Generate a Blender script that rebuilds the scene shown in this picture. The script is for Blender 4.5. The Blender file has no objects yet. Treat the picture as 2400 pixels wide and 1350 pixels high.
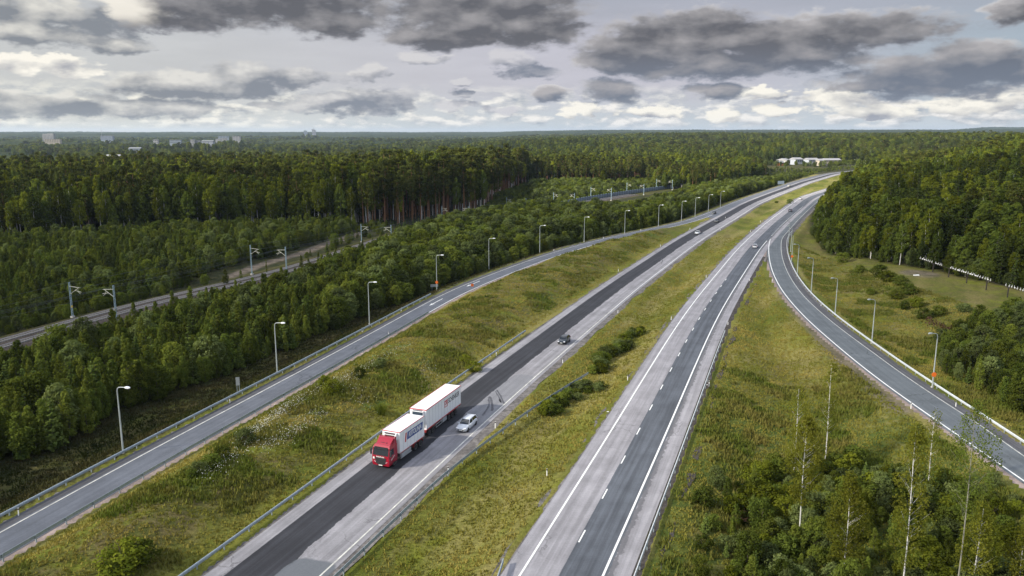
import bpy, bmesh, math, random
import numpy as np
from mathutils import Vector, Matrix

R = math.radians
rng = np.random.default_rng(7)
random.seed(7)
scene = bpy.context.scene
COL = scene.collection

# ------------------------------------------------------------------ camera
FPX, CAMH, PITCH = 1866.7, 42.0, R(11.0)
cam_d = bpy.data.cameras.new("camera"); cam_d.lens = 28.0; cam_d.sensor_width = 36.0
cam_d.clip_start = 0.5; cam_d.clip_end = 40000.0
cam = bpy.data.objects.new("camera", cam_d); COL.objects.link(cam)
cam.location = (0, 0, CAMH); cam.rotation_euler = (math.pi / 2 - PITCH, 0, 0)
scene.camera = cam

# ------------------------------------------------------------------ exposure
scene.view_settings.view_transform = 'Standard'
scene.view_settings.look = 'None'
EXPO = 0.9
scene.view_settings.exposure = EXPO
scene.view_settings.gamma = 1.0
scene.view_settings.use_curve_mapping = False
scene.cycles.max_bounces = 6
scene.cycles.diffuse_bounces = 3
scene.cycles.transparent_max_bounces = 8
scene.cycles.volume_bounces = 0

SUN_AZ = (-0.93, -0.37)          # horizontal direction towards the sun (left, slightly behind the camera)
SUN_EL = R(30)
SUN_STRENGTH, SUN_ANGLE = 5.0, 2.0
SKY_STRENGTH = 0.1

# ------------------------------------------------------------------ node helper
class NT:
    """small expression layer over a node tree"""
    def __init__(s, tree): s.t = tree; s.n = tree.nodes; s.l = tree.links
    def put(s, sock, v):
        if v is None: return
        if isinstance(v, bpy.types.NodeSocket): s.l.new(v, sock)
        else:
            if hasattr(sock.default_value, '__len__') and not hasattr(v, '__len__'): v = (v, v, v)
            if hasattr(sock.default_value, '__len__') and len(sock.default_value) == 4 and len(v) == 3: v = (*v, 1)
            sock.default_value = v
    def m(s, op, a, b=None, c=None, clamp=False):
        n = s.n.new('ShaderNodeMath'); n.operation = op; n.use_clamp = clamp
        for i, v in enumerate((a, b, c)): s.put(n.inputs[i], v)
        return n.outputs[0]
    def add(s, a, b): return s.m('ADD', a, b)
    def sub(s, a, b): return s.m('SUBTRACT', a, b)
    def mul(s, a, b): return s.m('MULTIPLY', a, b)
    def v(s, op, a, b=None, out=0):
        n = s.n.new('ShaderNodeVectorMath'); n.operation = op
        s.put(n.inputs[0], a); s.put(n.inputs[1], b)
        return n.outputs[out]
    def comb(s, x, y, z):
        n = s.n.new('ShaderNodeCombineXYZ')
        for i, q in enumerate((x, y, z)): s.put(n.inputs[i], q)
        return n.outputs[0]
    def sep(s, a):
        n = s.n.new('ShaderNodeSeparateXYZ'); s.put(n.inputs[0], a); return n.outputs
    def smooth(s, x, a, b, lo=0., hi=1.):
        n = s.n.new('ShaderNodeMapRange'); n.interpolation_type = 'SMOOTHSTEP'
        s.put(n.inputs[0], x); n.inputs[1].default_value = a; n.inputs[2].default_value = b
        n.inputs[3].default_value = lo; n.inputs[4].default_value = hi
        return n.outputs[0]
    def lin(s, x, a, b, lo=0., hi=1.):
        n = s.n.new('ShaderNodeMapRange')
        s.put(n.inputs[0], x); n.inputs[1].default_value = a; n.inputs[2].default_value = b
        n.inputs[3].default_value = lo; n.inputs[4].default_value = hi
        return n.outputs[0]
    def noise(s, vec, scale, detail=4., rough=.55, dist=0., out=0):
        n = s.n.new('ShaderNodeTexNoise'); s.put(n.inputs['Vector'], vec)
        n.inputs['Scale'].default_value = scale; n.inputs['Detail'].default_value = detail
        n.inputs['Roughness'].default_value = rough; n.inputs['Distortion'].default_value = dist
        return n.outputs[out]
    def mix(s, f, a, b):
        n = s.n.new('ShaderNodeMix'); n.data_type = 'RGBA'
        s.put(n.inputs[0], f); s.put(n.inputs[6], a); s.put(n.inputs[7], b)
        return n.outputs[2]
    def attr(s, name, out=2):
        n = s.n.new('ShaderNodeAttribute'); n.attribute_name = name; return n.outputs[out]

def ray(px, py):
    u = (px - 1200) / FPX; v = (py - 675) / FPX
    d = np.array([u, math.cos(PITCH) - v * math.sin(PITCH), -math.sin(PITCH) - v * math.cos(PITCH)])
    return d
def at(px, py, z=0.):
    """ground position (at height z) of a feature measured in the photograph (2400 x 1350)"""
    d = ray(px, py); t = (z - CAMH) / d[2]
    return np.array([d[0] * t, d[1] * t])
def at_y(px, py, dist):
    d = ray(px, py); t = dist / d[1]; return np.array([d[0] * t, dist, CAMH + d[2] * t])

# ------------------------------------------------------------------ sky
def azel(px, py):
    d = ray(px, py); d = d / np.linalg.norm(d)
    return math.degrees(math.atan2(d[0], d[1])), math.degrees(math.asin(d[2]))

def build_sky():
    w = bpy.data.worlds.new("World"); scene.world = w; w.use_nodes = True
    t = NT(w.node_tree); t.n.clear()
    out = t.n.new('ShaderNodeOutputWorld'); bg = t.n.new('ShaderNodeBackground')
    bg.inputs['Strength'].default_value = SKY_STRENGTH
    sky = t.n.new('ShaderNodeTexSky'); sky.sky_type = 'NISHITA'; sky.sun_disc = False
    sky.sun_elevation = SUN_EL; sky.sun_rotation = math.atan2(SUN_AZ[0], SUN_AZ[1])
    sky.air_density = 1.0; sky.dust_density = 1.5; sky.ozone_density = 1.0
    geo = t.n.new('ShaderNodeTexCoord')
    d = geo.outputs['Generated']
    x, y, z = t.sep(d)[:3]
    az = t.mul(t.m('ARCTAN2', x, y), 57.29578)
    el = t.mul(t.m('ARCSINE', z), 57.29578)
    # cloud domain: flattened towards the horizon
    p = t.comb(az, el, 0.)
    ps = t.comb(az, t.mul(el, 2.2), 0.)
    wz = t.noise(ps, .20, 3., .55, out=1)
    warp = t.v('MULTIPLY', t.v('SUBTRACT', wz, (.5, .5, .5)), (3.4, 1.5, 0.))
    wz2 = t.noise(ps, 1.1, 6., .65, out=1)
    warp2 = t.v('MULTIPLY', t.v('SUBTRACT', wz2, (.5, .5, .5)), (1.5, .6, 0.))
    pw = t.v('ADD', t.v('ADD', p, warp), warp2)
    n1 = t.noise(ps, .58, 9., .57)
    n2 = t.noise(t.v('ADD', ps, (-.28, .5, 0.)), .62, 8., .6)      # sample towards the light
    nb1 = t.noise(ps, .24, 4., .5)
    nb2 = t.noise(t.v('ADD', ps, (-1.0, 1.7, 0.)), .24, 4., .5)
    emb = t.add(t.mul(t.sub(n1, n2), .34), t.mul(t.sub(nb1, nb2), 1.15))
    def field(blobs, pw=pw):
        acc = None; up_v = None
        for (cx, cy, rx, ry) in blobs:
            a, e = azel(cx, cy)
            k = 180 / math.pi / FPX
            q = t.v('MULTIPLY', t.v('SUBTRACT', pw, (a, e, 0.)), (1 / (rx * k), 1 / (ry * k), 0.))
            f = t.sub(1., t.v('DOT_PRODUCT', q, q, 1))
            acc = f if acc is None else t.m('SMOOTH_MAX', acc, f, .3)
        return acc
    dark = [(335, 10, 85, 52), (430, 8, 175, 56), (600, 0, 330, 66), (755, 45, 150, 38), (1120, 25, 255, 72), (1060, 85, 190, 34), (1230, 60, 150, 55),
            (1540, 105, 180, 66), (1450, 140, 110, 36), (1750, 95, 240, 52), (1960, 75, 250, 42), (1860, 135, 170, 34), (1680, 155, 230, 34), (1640, 55, 120, 50),
            (2180, 175, 200, 56), (2290, 135, 120, 42), (2060, 200, 140, 20), (2370, 165, 70, 34),
            (1430, 212, 84, 34), (1290, 220, 55, 22), (1680, 215, 72, 24),
            (2390, 20, 60, 26)]
    mid = [(580, 185, 130, 44), (690, 182, 130, 26), (370, 195, 150, 32), (480, 208, 200, 26), (760, 238, 100, 20), (880, 242, 110, 32),
           (120, 245, 190, 32), (340, 250, 220, 24), (870, 172, 45, 24), (1072, 192, 34, 12), (1080, 222, 38, 13), (1200, 142, 70, 22),
           (990, 132, 70, 16), (1240, 168, 75, 18), (240, 95, 90, 24), (150, 30, 260, 40), (50, 75, 140, 32),
           (1070, 248, 50, 12), (1180, 256, 60, 10), (630, 242, 40, 11)]
    white = [(1955, 236, 95, 34), (2035, 262, 70, 20), (2260, 246, 120, 26), (2370, 228, 70, 30), (1780, 224, 70, 18), (1360, 256, 60, 20), (1530, 262, 110, 16),
             (1690, 268, 50, 17), (90, 152, 150, 26), (2130, 266, 60, 12), (1820, 254, 60, 12)]
    fd, fm, fw = field(dark), field(mid), field(white)
    pl = t.v('ADD', pw, (-.55, .62, 0.))
    gd = t.sub(fd, field(dark, pl)); gw = t.sub(fw, field(white, pl))
    nz = t.sub(n1, .5)
    md = t.smooth(t.add(fd, t.mul(nz, 2.3)), -.2, .6)
    mm = t.smooth(t.add(fm, t.mul(nz, 2.8)), -.05, .7)
    mw = t.smooth(t.add(fw, t.mul(nz, 3.4)), .2, .65)
    # generic low cumulus rows near the horizon
    prow = t.comb(az, t.mul(el, 2.7), 3.)
    nrow = t.noise(prow, .46, 8., .58)
    nrow2 = t.noise(t.v('ADD', prow, (-.35, .8, 0.)), .46, 8., .58)
    row_w = t.mul(t.smooth(el, .15, .7), t.smooth(el, 3.6, 2.0))
    mrow = t.mul(t.smooth(nrow, .42, .56), row_w)
    # colours are final radiances, divided by the background strength
    def C(r, g, b): return tuple((c / 255 / 12.92 if c / 255 <= .04045 else ((c / 255 + .055) / 1.055) ** 2.4) / SKY_STRENGTH / 2 ** EXPO for c in (r, g, b))
    def scale(col, f): return t.v('MULTIPLY', col, t.comb(f, f, f))
    # thin grey veil over the blue sky
    nis = t.v('MULTIPLY', sky.outputs[0], (.42, .42, .45))
    side = t.smooth(az, -34., 10.)
    veil_low = t.mix(side, C(226, 226, 218), C(206, 214, 220))
    veil_mid = t.mix(side, C(208, 209, 208), C(202, 200, 211))
    veil_mid = t.mix(t.mul(t.smooth(az, 12., 32.), .85), veil_mid, C(164, 180, 192))
    veil = t.mix(t.smooth(el, .3, 3.5), veil_low, veil_mid)
    veil = t.mix(t.smooth(el, 5.0, 9.5), veil, t.mix(side, C(194, 197, 200), C(174, 177, 188)))
    streak = t.noise(t.comb(az, t.mul(el, 7.), 9.), .12, 5., .6)
    veil = scale(veil, t.add(.88, t.mul(streak, .24)))
    base = t.mix(.9, nis, veil)
    rowsh = t.m('MULTIPLY_ADD', t.sub(nrow, nrow2), 3.4, .55, clamp=True)
    rowc = t.mix(rowsh, C(164, 172, 182), t.mix(side, C(250, 246, 232), C(250, 246, 240)))
    col = t.mix(t.mul(mrow, .97), base, rowc)
    sh = t.m('MULTIPLY_ADD', t.add(emb, t.mul(t.sub(fm, field(mid, pl)), .25)), 2.2, .18, clamp=True)
    midc = t.mix(sh, t.mix(side, C(134, 139, 146), C(128, 135, 150)), t.mix(side, C(232, 229, 220), C(206, 205, 212)))
    col = t.mix(t.mul(mm, .95), col, midc)
    shw = t.m('MULTIPLY_ADD', t.add(t.mul(emb, 1.6), t.mul(gw, .3)), 1.6, .5, clamp=True)
    wc = t.mix(shw, C(160, 163, 172), C(255, 250, 238))
    col = t.mix(mw, col, wc)
    # big dark clouds: thin pale rims, lighter where the light from the left reaches them
    th = t.add(fd, t.add(t.mul(nz, 1.3), t.mul(t.sub(nb1, .5), .7)))
    core = t.smooth(th, -.1, .75)
    shd = t.m('MULTIPLY_ADD', t.add(t.mul(emb, 1.15), t.mul(gd, .46)), 1.5, .17, clamp=True)
    blue = t.smooth(el, 6.5, 3.)
    rim = t.mix(shd, t.mix(blue, C(140, 140, 147), C(142, 150, 164)), C(230, 226, 223))
    deep = t.mix(shd, t.mix(blue, C(96, 97, 103), C(112, 120, 135)), C(178, 175, 176))
    dc = t.mix(core, rim, deep)
    # the sunlit left end of the cloud at the upper left
    a0, e0 = azel(400, 66); a1, _ = azel(310, 60)
    glow = t.mul(t.smooth(t.add(az, t.mul(nz, 3.)), a0, a1), t.smooth(el, e0 - .3, e0 + .8))
    dc = t.mix(t.mul(glow, .92), dc, C(250, 244, 232))
    col = t.mix(t.mul(md, .95), col, dc)
    # the bright thin overcast high above the picture
    def high_sky():
        ncov = t.noise(t.v('MULTIPLY', d, (1., 1., 1.6)), 2.6, 6., .6)
        return t.mix(t.smooth(ncov, .42, .62), t.v('MULTIPLY', sky.outputs[0], (1.2, 1.2, 1.2)), tuple(c * HIGH for c in (15.5, 15.8, 16.6)))
    col = t.mix(t.smooth(el, 11., 32.), col, high_sky())
    # the same sky away from the picture, without the single clouds
    rest = t.mix(t.smooth(el, 11., 32.), t.mix(t.mul(mrow, .8), C(186, 190, 198), C(228, 226, 220)), high_sky())
    rest = t.mix(t.smooth(el, -.4, -3.), rest, C(70, 80, 80))
    t.l.new(col, bg.inputs['Color'])
    bg2 = t.n.new('ShaderNodeBackground'); bg2.inputs['Strength'].default_value = SKY_STRENGTH
    t.l.new(rest, bg2.inputs['Color'])
    inside = t.mul(t.mul(t.m('LESS_THAN', el, 33.), t.m('LESS_THAN', t.m('ABSOLUTE', az), 46.)), t.m('GREATER_THAN', el, -.4))
    ms = t.n.new('ShaderNodeMixShader'); t.l.new(inside, ms.inputs[0]); t.l.new(bg2.outputs[0], ms.inputs[1]); t.l.new(bg.outputs[0], ms.inputs[2])
    t.l.new(ms.outputs[0], out.inputs[0])
    w.cycles.sampling_method = 'MANUAL'; w.cycles.sample_map_resolution = 256
HIGH = 0.60
build_sky()

sun_d = bpy.data.lights.new("sun", 'SUN'); sun_d.energy = SUN_STRENGTH; sun_d.angle = R(SUN_ANGLE); sun_d.color = (1.0, .93, .80)
sun = bpy.data.objects.new("sun", sun_d); COL.objects.link(sun)
_sd = Vector((SUN_AZ[0], SUN_AZ[1], 0)).normalized() * math.cos(SUN_EL) + Vector((0, 0, math.sin(SUN_EL)))
sun.rotation_euler = _sd.to_track_quat('Z', 'Y').to_euler(); sun.location = (-100, 0, 120)

# ------------------------------------------------------------------ generic builders
def link(o, parent=None):
    COL.objects.link(o)
    if parent is not None: o.parent = parent
    return o
def tag(o, label=None, cat=None, group=None, kind=None):
    if label: o['label'] = label
    if cat: o['category'] = cat
    if group: o['group'] = group
    if kind: o['kind'] = kind
    return o
def empty(name, loc=(0, 0, 0), rz=0., label=None, cat=None, group=None):
    o = bpy.data.objects.new(name, None); link(o); o.location = loc; o.rotation_euler = (0, 0, rz)
    o.empty_display_size = .5
    return tag(o, label, cat, group)
def mesh_np(name, verts, faces, mat=None, smooth=False, uv=None, attrs=None):
    """verts (N,3), faces (M,k) array of equal-size polygons"""
    me = bpy.data.meshes.new(name); verts = np.asarray(verts, np.float32); faces = np.asarray(faces, np.int32)
    k = faces.shape[1]
    me.vertices.add(len(verts)); me.vertices.foreach_set('co', verts.ravel())
    me.loops.add(faces.size); me.loops.foreach_set('vertex_index', faces.ravel())
    me.polygons.add(len(faces)); me.polygons.foreach_set('loop_start', np.arange(0, faces.size, k, dtype=np.int32))
    if smooth: me.polygons.foreach_set('use_smooth', np.ones(len(faces), bool))
    if uv is not None:
        l = me.uv_layers.new(name='UVMap'); l.data.foreach_set('uv', np.asarray(uv, np.float32)[faces.ravel()].ravel())
    for an, (dom, val) in (attrs or {}).items():
        a = me.attributes.new(an, 'FLOAT', dom); a.data.foreach_set('value', np.asarray(val, np.float32))
    me.update(); me.validate()
    if mat: me.materials.append(mat)
    return me
class MB:
    def __init__(s): s.v = []; s.f = []; s.mi = []
    def add(s, vs, fs, mi=0):
        o = len(s.v); s.v += [tuple(map(float, p)) for p in vs]
        for f in fs: s.f.append([i + o for i in f]); s.mi.append(mi)
        return s
    def box(s, c, size, rot=None, mi=0, taper=1.0):
        hx, hy, hz = (q / 2 for q in size); vs = []
        for z in (-hz, hz):
            k = taper if z > 0 else 1.
            for (a, b) in ((-hx, -hy), (hx, -hy), (hx, hy), (-hx, hy)):
                p = Vector((a * k, b * k, z))
                if rot: p = rot @ p
                vs.append(p + Vector(c))
        return s.add(vs, [(3, 2, 1, 0), (4, 5, 6, 7), (0, 1, 5, 4), (1, 2, 6, 5), (2, 3, 7, 6), (3, 0, 4, 7)], mi)
    def tube(s, pts, rad, n=8, mi=0, cap=True):
        pts = [Vector(p) for p in pts]; k = len(pts)
        rad = [rad] * k if not hasattr(rad, '__len__') else rad
        vs = []; fs = []; prev = None
        for i, p in enumerate(pts):
            t = (pts[min(i + 1, k - 1)] - pts[max(i - 1, 0)]).normalized()
            a = Vector((0, 0, 1)) if abs(t.z) < .9 else Vector((1, 0, 0))
            if prev is not None: a = prev
            u = (a - t * a.dot(t)).normalized(); prev = u; w = t.cross(u)
            for j in range(n):
                an = 2 * math.pi * j / n; vs.append(p + (u * math.cos(an) + w * math.sin(an)) * rad[i])
        for i in range(k - 1):
            for j in range(n):
                fs.append((i * n + j, i * n + (j + 1) % n, (i + 1) * n + (j + 1) % n, (i + 1) * n + j))
        if cap: fs.append(tuple(range(n - 1, -1, -1))); fs.append(tuple(range((k - 1) * n, k * n)))
        return s.add(vs, fs, mi)
    def loft(s, rings, mi=0, cap=True):
        n = len(rings[0]); vs = [p for r in rings for p in r]; fs = []
        for i in range(len(rings) - 1):
            for j in range(n):
                fs.append((i * n + j, i * n + (j + 1) % n, (i + 1) * n + (j + 1) % n, (i + 1) * n + j))
        if cap: fs.append(tuple(range(n - 1, -1, -1))); fs.append(tuple(range((len(rings) - 1) * n, len(rings) * n)))
        return s.add(vs, fs, mi)
    def lathe_x(s, c, prof, n=20, mi=0):
        """prof: list of (x, r) around the x axis"""
        vs = []; fs = []
        for (x, r) in prof:
            for j in range(n):
                a = 2 * math.pi * j / n; vs.append((c[0] + x, c[1] + r * math.cos(a), c[2] + r * math.sin(a)))
        for i in range(len(prof) - 1):
            for j in range(n): fs.append((i * n + j, i * n + (j + 1) % n, (i + 1) * n + (j + 1) % n, (i + 1) * n + j))
        fs.append(tuple(range(n))); fs.append(tuple(range((len(prof) - 1) * n, len(prof) * n)))
        return s.add(vs, fs, mi)
    def mesh(s, name, mats, smooth=False, bevel=0.):
        me = bpy.data.meshes.new(name); me.from_pydata(s.v, [], s.f)
        for m_ in (mats if isinstance(mats, (list, tuple)) else [mats]): me.materials.append(m_)
        me.polygons.foreach_set('material_index', s.mi)
        bm = bmesh.new(); bm.from_mesh(me)
        bmesh.ops.recalc_face_normals(bm, faces=bm.faces)
        if bevel > 0:
            es = [e for e in bm.edges if len(e.link_faces) == 2 and e.calc_face_angle(0) > .5]
            bmesh.ops.bevel(bm, geom=es, offset=bevel, segments=2, affect='EDGES', profile=.6)
        bm.to_mesh(me); bm.free()
        if smooth:
            me.polygons.foreach_set('use_smooth', [True] * len(me.polygons))
            me.set_sharp_from_angle(angle=R(38))
        me.update(); return me
    def obj(s, name, mats, parent=None, smooth=False, bevel=0.):
        return link(bpy.data.objects.new(name, s.mesh(name, mats, smooth, bevel)), parent)

# ------------------------------------------------------------------ materials
def new_mat(name):
    m = bpy.data.materials.new(name); m.use_nodes = True
    t = NT(m.node_tree); b = t.n['Principled BSDF']; return m, t, b
def M(name, col, rough=.6, metal=0., var=.12, scale=1.5, spec=.5, coat=0.):
    m, t, b = new_mat(name)
    tc = t.n.new('ShaderNodeTexCoord').outputs['Object']
    n = t.noise(tc, scale, 5., .6)
    f = t.lin(n, .25, .75, 1 - var, 1 + var)
    t.l.new(t.v('MULTIPLY', col, t.comb(f, f, f)), b.inputs['Base Color'])
    b.inputs['Roughness'].default_value = rough; b.inputs['Metallic'].default_value = metal
    b.inputs['Specular IOR Level'].default_value = spec; b.inputs['Coat Weight'].default_value = coat
    return m
def leaf_mat(name, col, alt, trans=.30, var=.5):
    """foliage: colour varies per clump ('tint' attribute) and per tree"""
    m, t, b = new_mat(name)
    oi = t.n.new('ShaderNodeObjectInfo').outputs['Random']
    tint = t.attr('tint')
    c = t.mix(t.m('MULTIPLY_ADD', tint, .75, t.mul(oi, .35), clamp=True), col, alt)
    f = t.add(1 - var, t.mul(t.m('FRACT', t.mul(oi, 7.31)), 2 * var))
    c = t.v('MULTIPLY', c, t.comb(f, f, f))
    dif = t.n.new('ShaderNodeBsdfDiffuse'); tr = t.n.new('ShaderNodeBsdfTranslucent'); mx = t.n.new('ShaderNodeMixShader')
    t.l.new(c, dif.inputs[0]); t.l.new(t.v('MULTIPLY', c, (1.25, 1.2, .7)), tr.inputs[0])
    mx.inputs[0].default_value = trans
    t.l.new(dif.outputs[0], mx.inputs[1]); t.l.new(tr.outputs[0], mx.inputs[2])
    t.l.new(mx.outputs[0], t.n['Material Output'].inputs[0]); t.n.remove(b)
    return m

# ------------------------------------------------------------------ curves of the roads
def smooth_curve(pts, step=4., it=3):
    pts = np.asarray(pts, float)
    def rs(p, st):
        d = np.r_[0, np.cumsum(np.linalg.norm(np.diff(p, axis=0), axis=1))]
        q = np.linspace(0, d[-1], max(2, int(round(d[-1] / st)) + 1))
        return np.c_[np.interp(q, d, p[:, 0]), np.interp(q, d, p[:, 1])]
    p = rs(pts, step)
    for _ in range(it):
        for _k in range(14):
            p[1:-1] = (p[:-2] + 2 * p[1:-1] + p[2:]) / 4
        p = rs(p, step)
    return p
def normals(c):
    t = np.gradient(c, axis=0); t /= np.linalg.norm(t, axis=1)[:, None]
    return np.c_[-t[:, 1], t[:, 0]]
def arclen(c): return np.r_[0, np.cumsum(np.linalg.norm(np.diff(c, axis=0), axis=1))]
def offset(c, o): return c + normals(c) * (o[:, None] if hasattr(o, '__len__') else o)
def sdist(P, c, k=1, ends=True):
    """signed distance (left positive) and arc length of points P to polyline c"""
    c = c[::k] if (len(c) - 1) % k == 0 else np.r_[c[::k], c[-1:]]
    s = arclen(c); best = np.full(len(P), 1e9); sg = np.zeros(len(P)); al = np.zeros(len(P))
    for i in range(len(c) - 1):
        a, b = c[i], c[i + 1]; d = b - a; L2 = d @ d
        q = P - a; tt = (q @ d) / L2
        if i > 0 or not ends: tt = np.maximum(tt, 0)
        if i < len(c) - 2 or not ends: tt = np.minimum(tt, 1)
        r = q - tt[:, None] * d; dd = (r * r).sum(1)
        m_ = dd < best
        best[m_] = dd[m_]; cr = d[0] * q[:, 1] - d[1] * q[:, 0]; sg[m_] = np.sign(cr[m_]); al[m_] = s[i] + tt[m_] * math.sqrt(L2)
    return np.sqrt(best) * sg, al

W = lambda L: np.array([at(*p) for p in L])
L_ref = W([(751, 1350), (860, 1250), (967, 1150), (1176, 949), (1240, 895.5), (1488, 680), (1640, 564), (1733, 507), (1778, 478), (1822, 459), (1900, 428), (1967, 408)])
L_ref = np.r_[[L_ref[0] + (L_ref[0] - L_ref[1]) * 2.2], L_ref, [(420., 940.), (520., 1030.), (640., 1110.)]]
L_ref = smooth_curve(L_ref)
R_ref = W([(1217, 1350), (1318, 1189), (1422, 1028), (1526, 857), (1600, 741), (1648, 680), (1733, 578), (1796, 522), (1878, 462)])
R_ref = np.r_[[R_ref[0] + (R_ref[0] - R_ref[1]) * 1.8], R_ref, [(272., 663.), (352., 770.), (440., 860.), (560., 960.)]]
R_ref = smooth_curve(R_ref)
P_ref = W([(0, 1249), (166, 1158), (363, 1044), (518, 971), (674, 886), (800, 818), (956, 736), (1028, 689), (1121, 655), (1240, 609), (1336, 579), (1418, 558), (1496, 542), (1604, 520)])
P_ref = np.r_[[P_ref[0] + (P_ref[0] - P_ref[1]) * 3.], P_ref, W([(1667, 496), (1733, 469), (1793, 449)])]
P_ref = smooth_curve(P_ref)
Q_l = W([(1805, 556), (1801, 580), (1802, 602), (1809, 636), (1831, 680), (1844, 697), (1895, 754), (1963, 811), (2041, 878), (2134, 943), (2196, 987), (2274, 1039), (2400, 1127)])
_far = offset(R_ref, -8.2); _fa = arclen(R_ref)
_i = [int(np.argmin(np.abs(R_ref[:, 1] - yy))) for yy in (560, 500, 440, 390, 350)]
Q_ref = smooth_curve(np.r_[_far[_i], Q_l, [Q_l[-1] + (Q_l[-1] - Q_l[-2]) * 3.]], 3., 2)
q_off = np.interp(Q_ref[:, 1], [60, 91, 112, 150, 203, 272, 300, 330, 430], [4.2, 4.3, 5.4, 5.4, 4.5, 4.3, 4.4, 4.4, 4.2])
RAILZ = -1.6
rail_px = [(0, 808), (150, 765), (320, 715), (620, 650), (740, 615), (860, 573), (1040, 520), (1240, 488), (1400, 470), (1590, 438), (1690, 420), (1760, 408)]
T_ref = np.array([at(x, y, RAILZ) for x, y in rail_px])
T_ref = smooth_curve(np.r_[[T_ref[0] + (T_ref[0] - T_ref[1]) * 3.], T_ref])
edgeA = np.array([at(x, y, -1.) for x, y in [(-500, 590), (-200, 575), (100, 566), (300, 552), (480, 545), (640, 533), (860, 525), (1000, 510), (1130, 497), (1165, 462), (1230, 438), (1420, 437), (1570, 424), (1660, 400)]])
edgeA = np.r_[edgeA, [(150., 930.), (240., 1080.)]]
edgeC = np.array([at(x, y, 0) for x, y in [(1965, 420), (1930, 447), (1888, 490), (1893, 535), (1935, 592), (2000, 605), (2085, 626), (2190, 645), (2290, 668), (2420, 700), (2700, 750)]])

def sstep(x): x = np.clip(x, 0, 1); return x * x * (3 - 2 * x)
# value noise for the relief
_G = rng.random((256, 256))
def vnoise(x, y):
    xi = np.floor(x).astype(int); yi = np.floor(y).astype(int); fx = sstep(x - xi); fy = sstep(y - yi)
    g = lambda a, b: _G[a % 256, b % 256]
    return (g(xi, yi) * (1 - fx) + g(xi + 1, yi) * fx) * (1 - fy) + (g(xi, yi + 1) * (1 - fx) + g(xi + 1, yi + 1) * fx) * fy
def fbm(x, y, o=4):
    s = 0; a = .5
    for i in range(o): s = s + a * vnoise(x * 2 ** i + 17.3 * i, y * 2 ** i + 5.1 * i); a *= .5
    return s
def in_poly(P, poly):
    x, y = P[:, 0], P[:, 1]; ins = np.zeros(len(P), bool); n = len(poly)
    for i in range(n):
        (x1, y1), (x2, y2) = poly[i], poly[(i + 1) % n]
        c = ((y1 > y) != (y2 > y)) & (x < (x2 - x1) * (y - y1) / (y2 - y1 + 1e-12) + x1)
        ins ^= c
    return ins
polyC = np.r_[edgeC, [(700., 120.), (900., 400.), (900., 1000.), (620., 1000.), (500., 850.), (420., 760.), (330., 660.)]]

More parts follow.
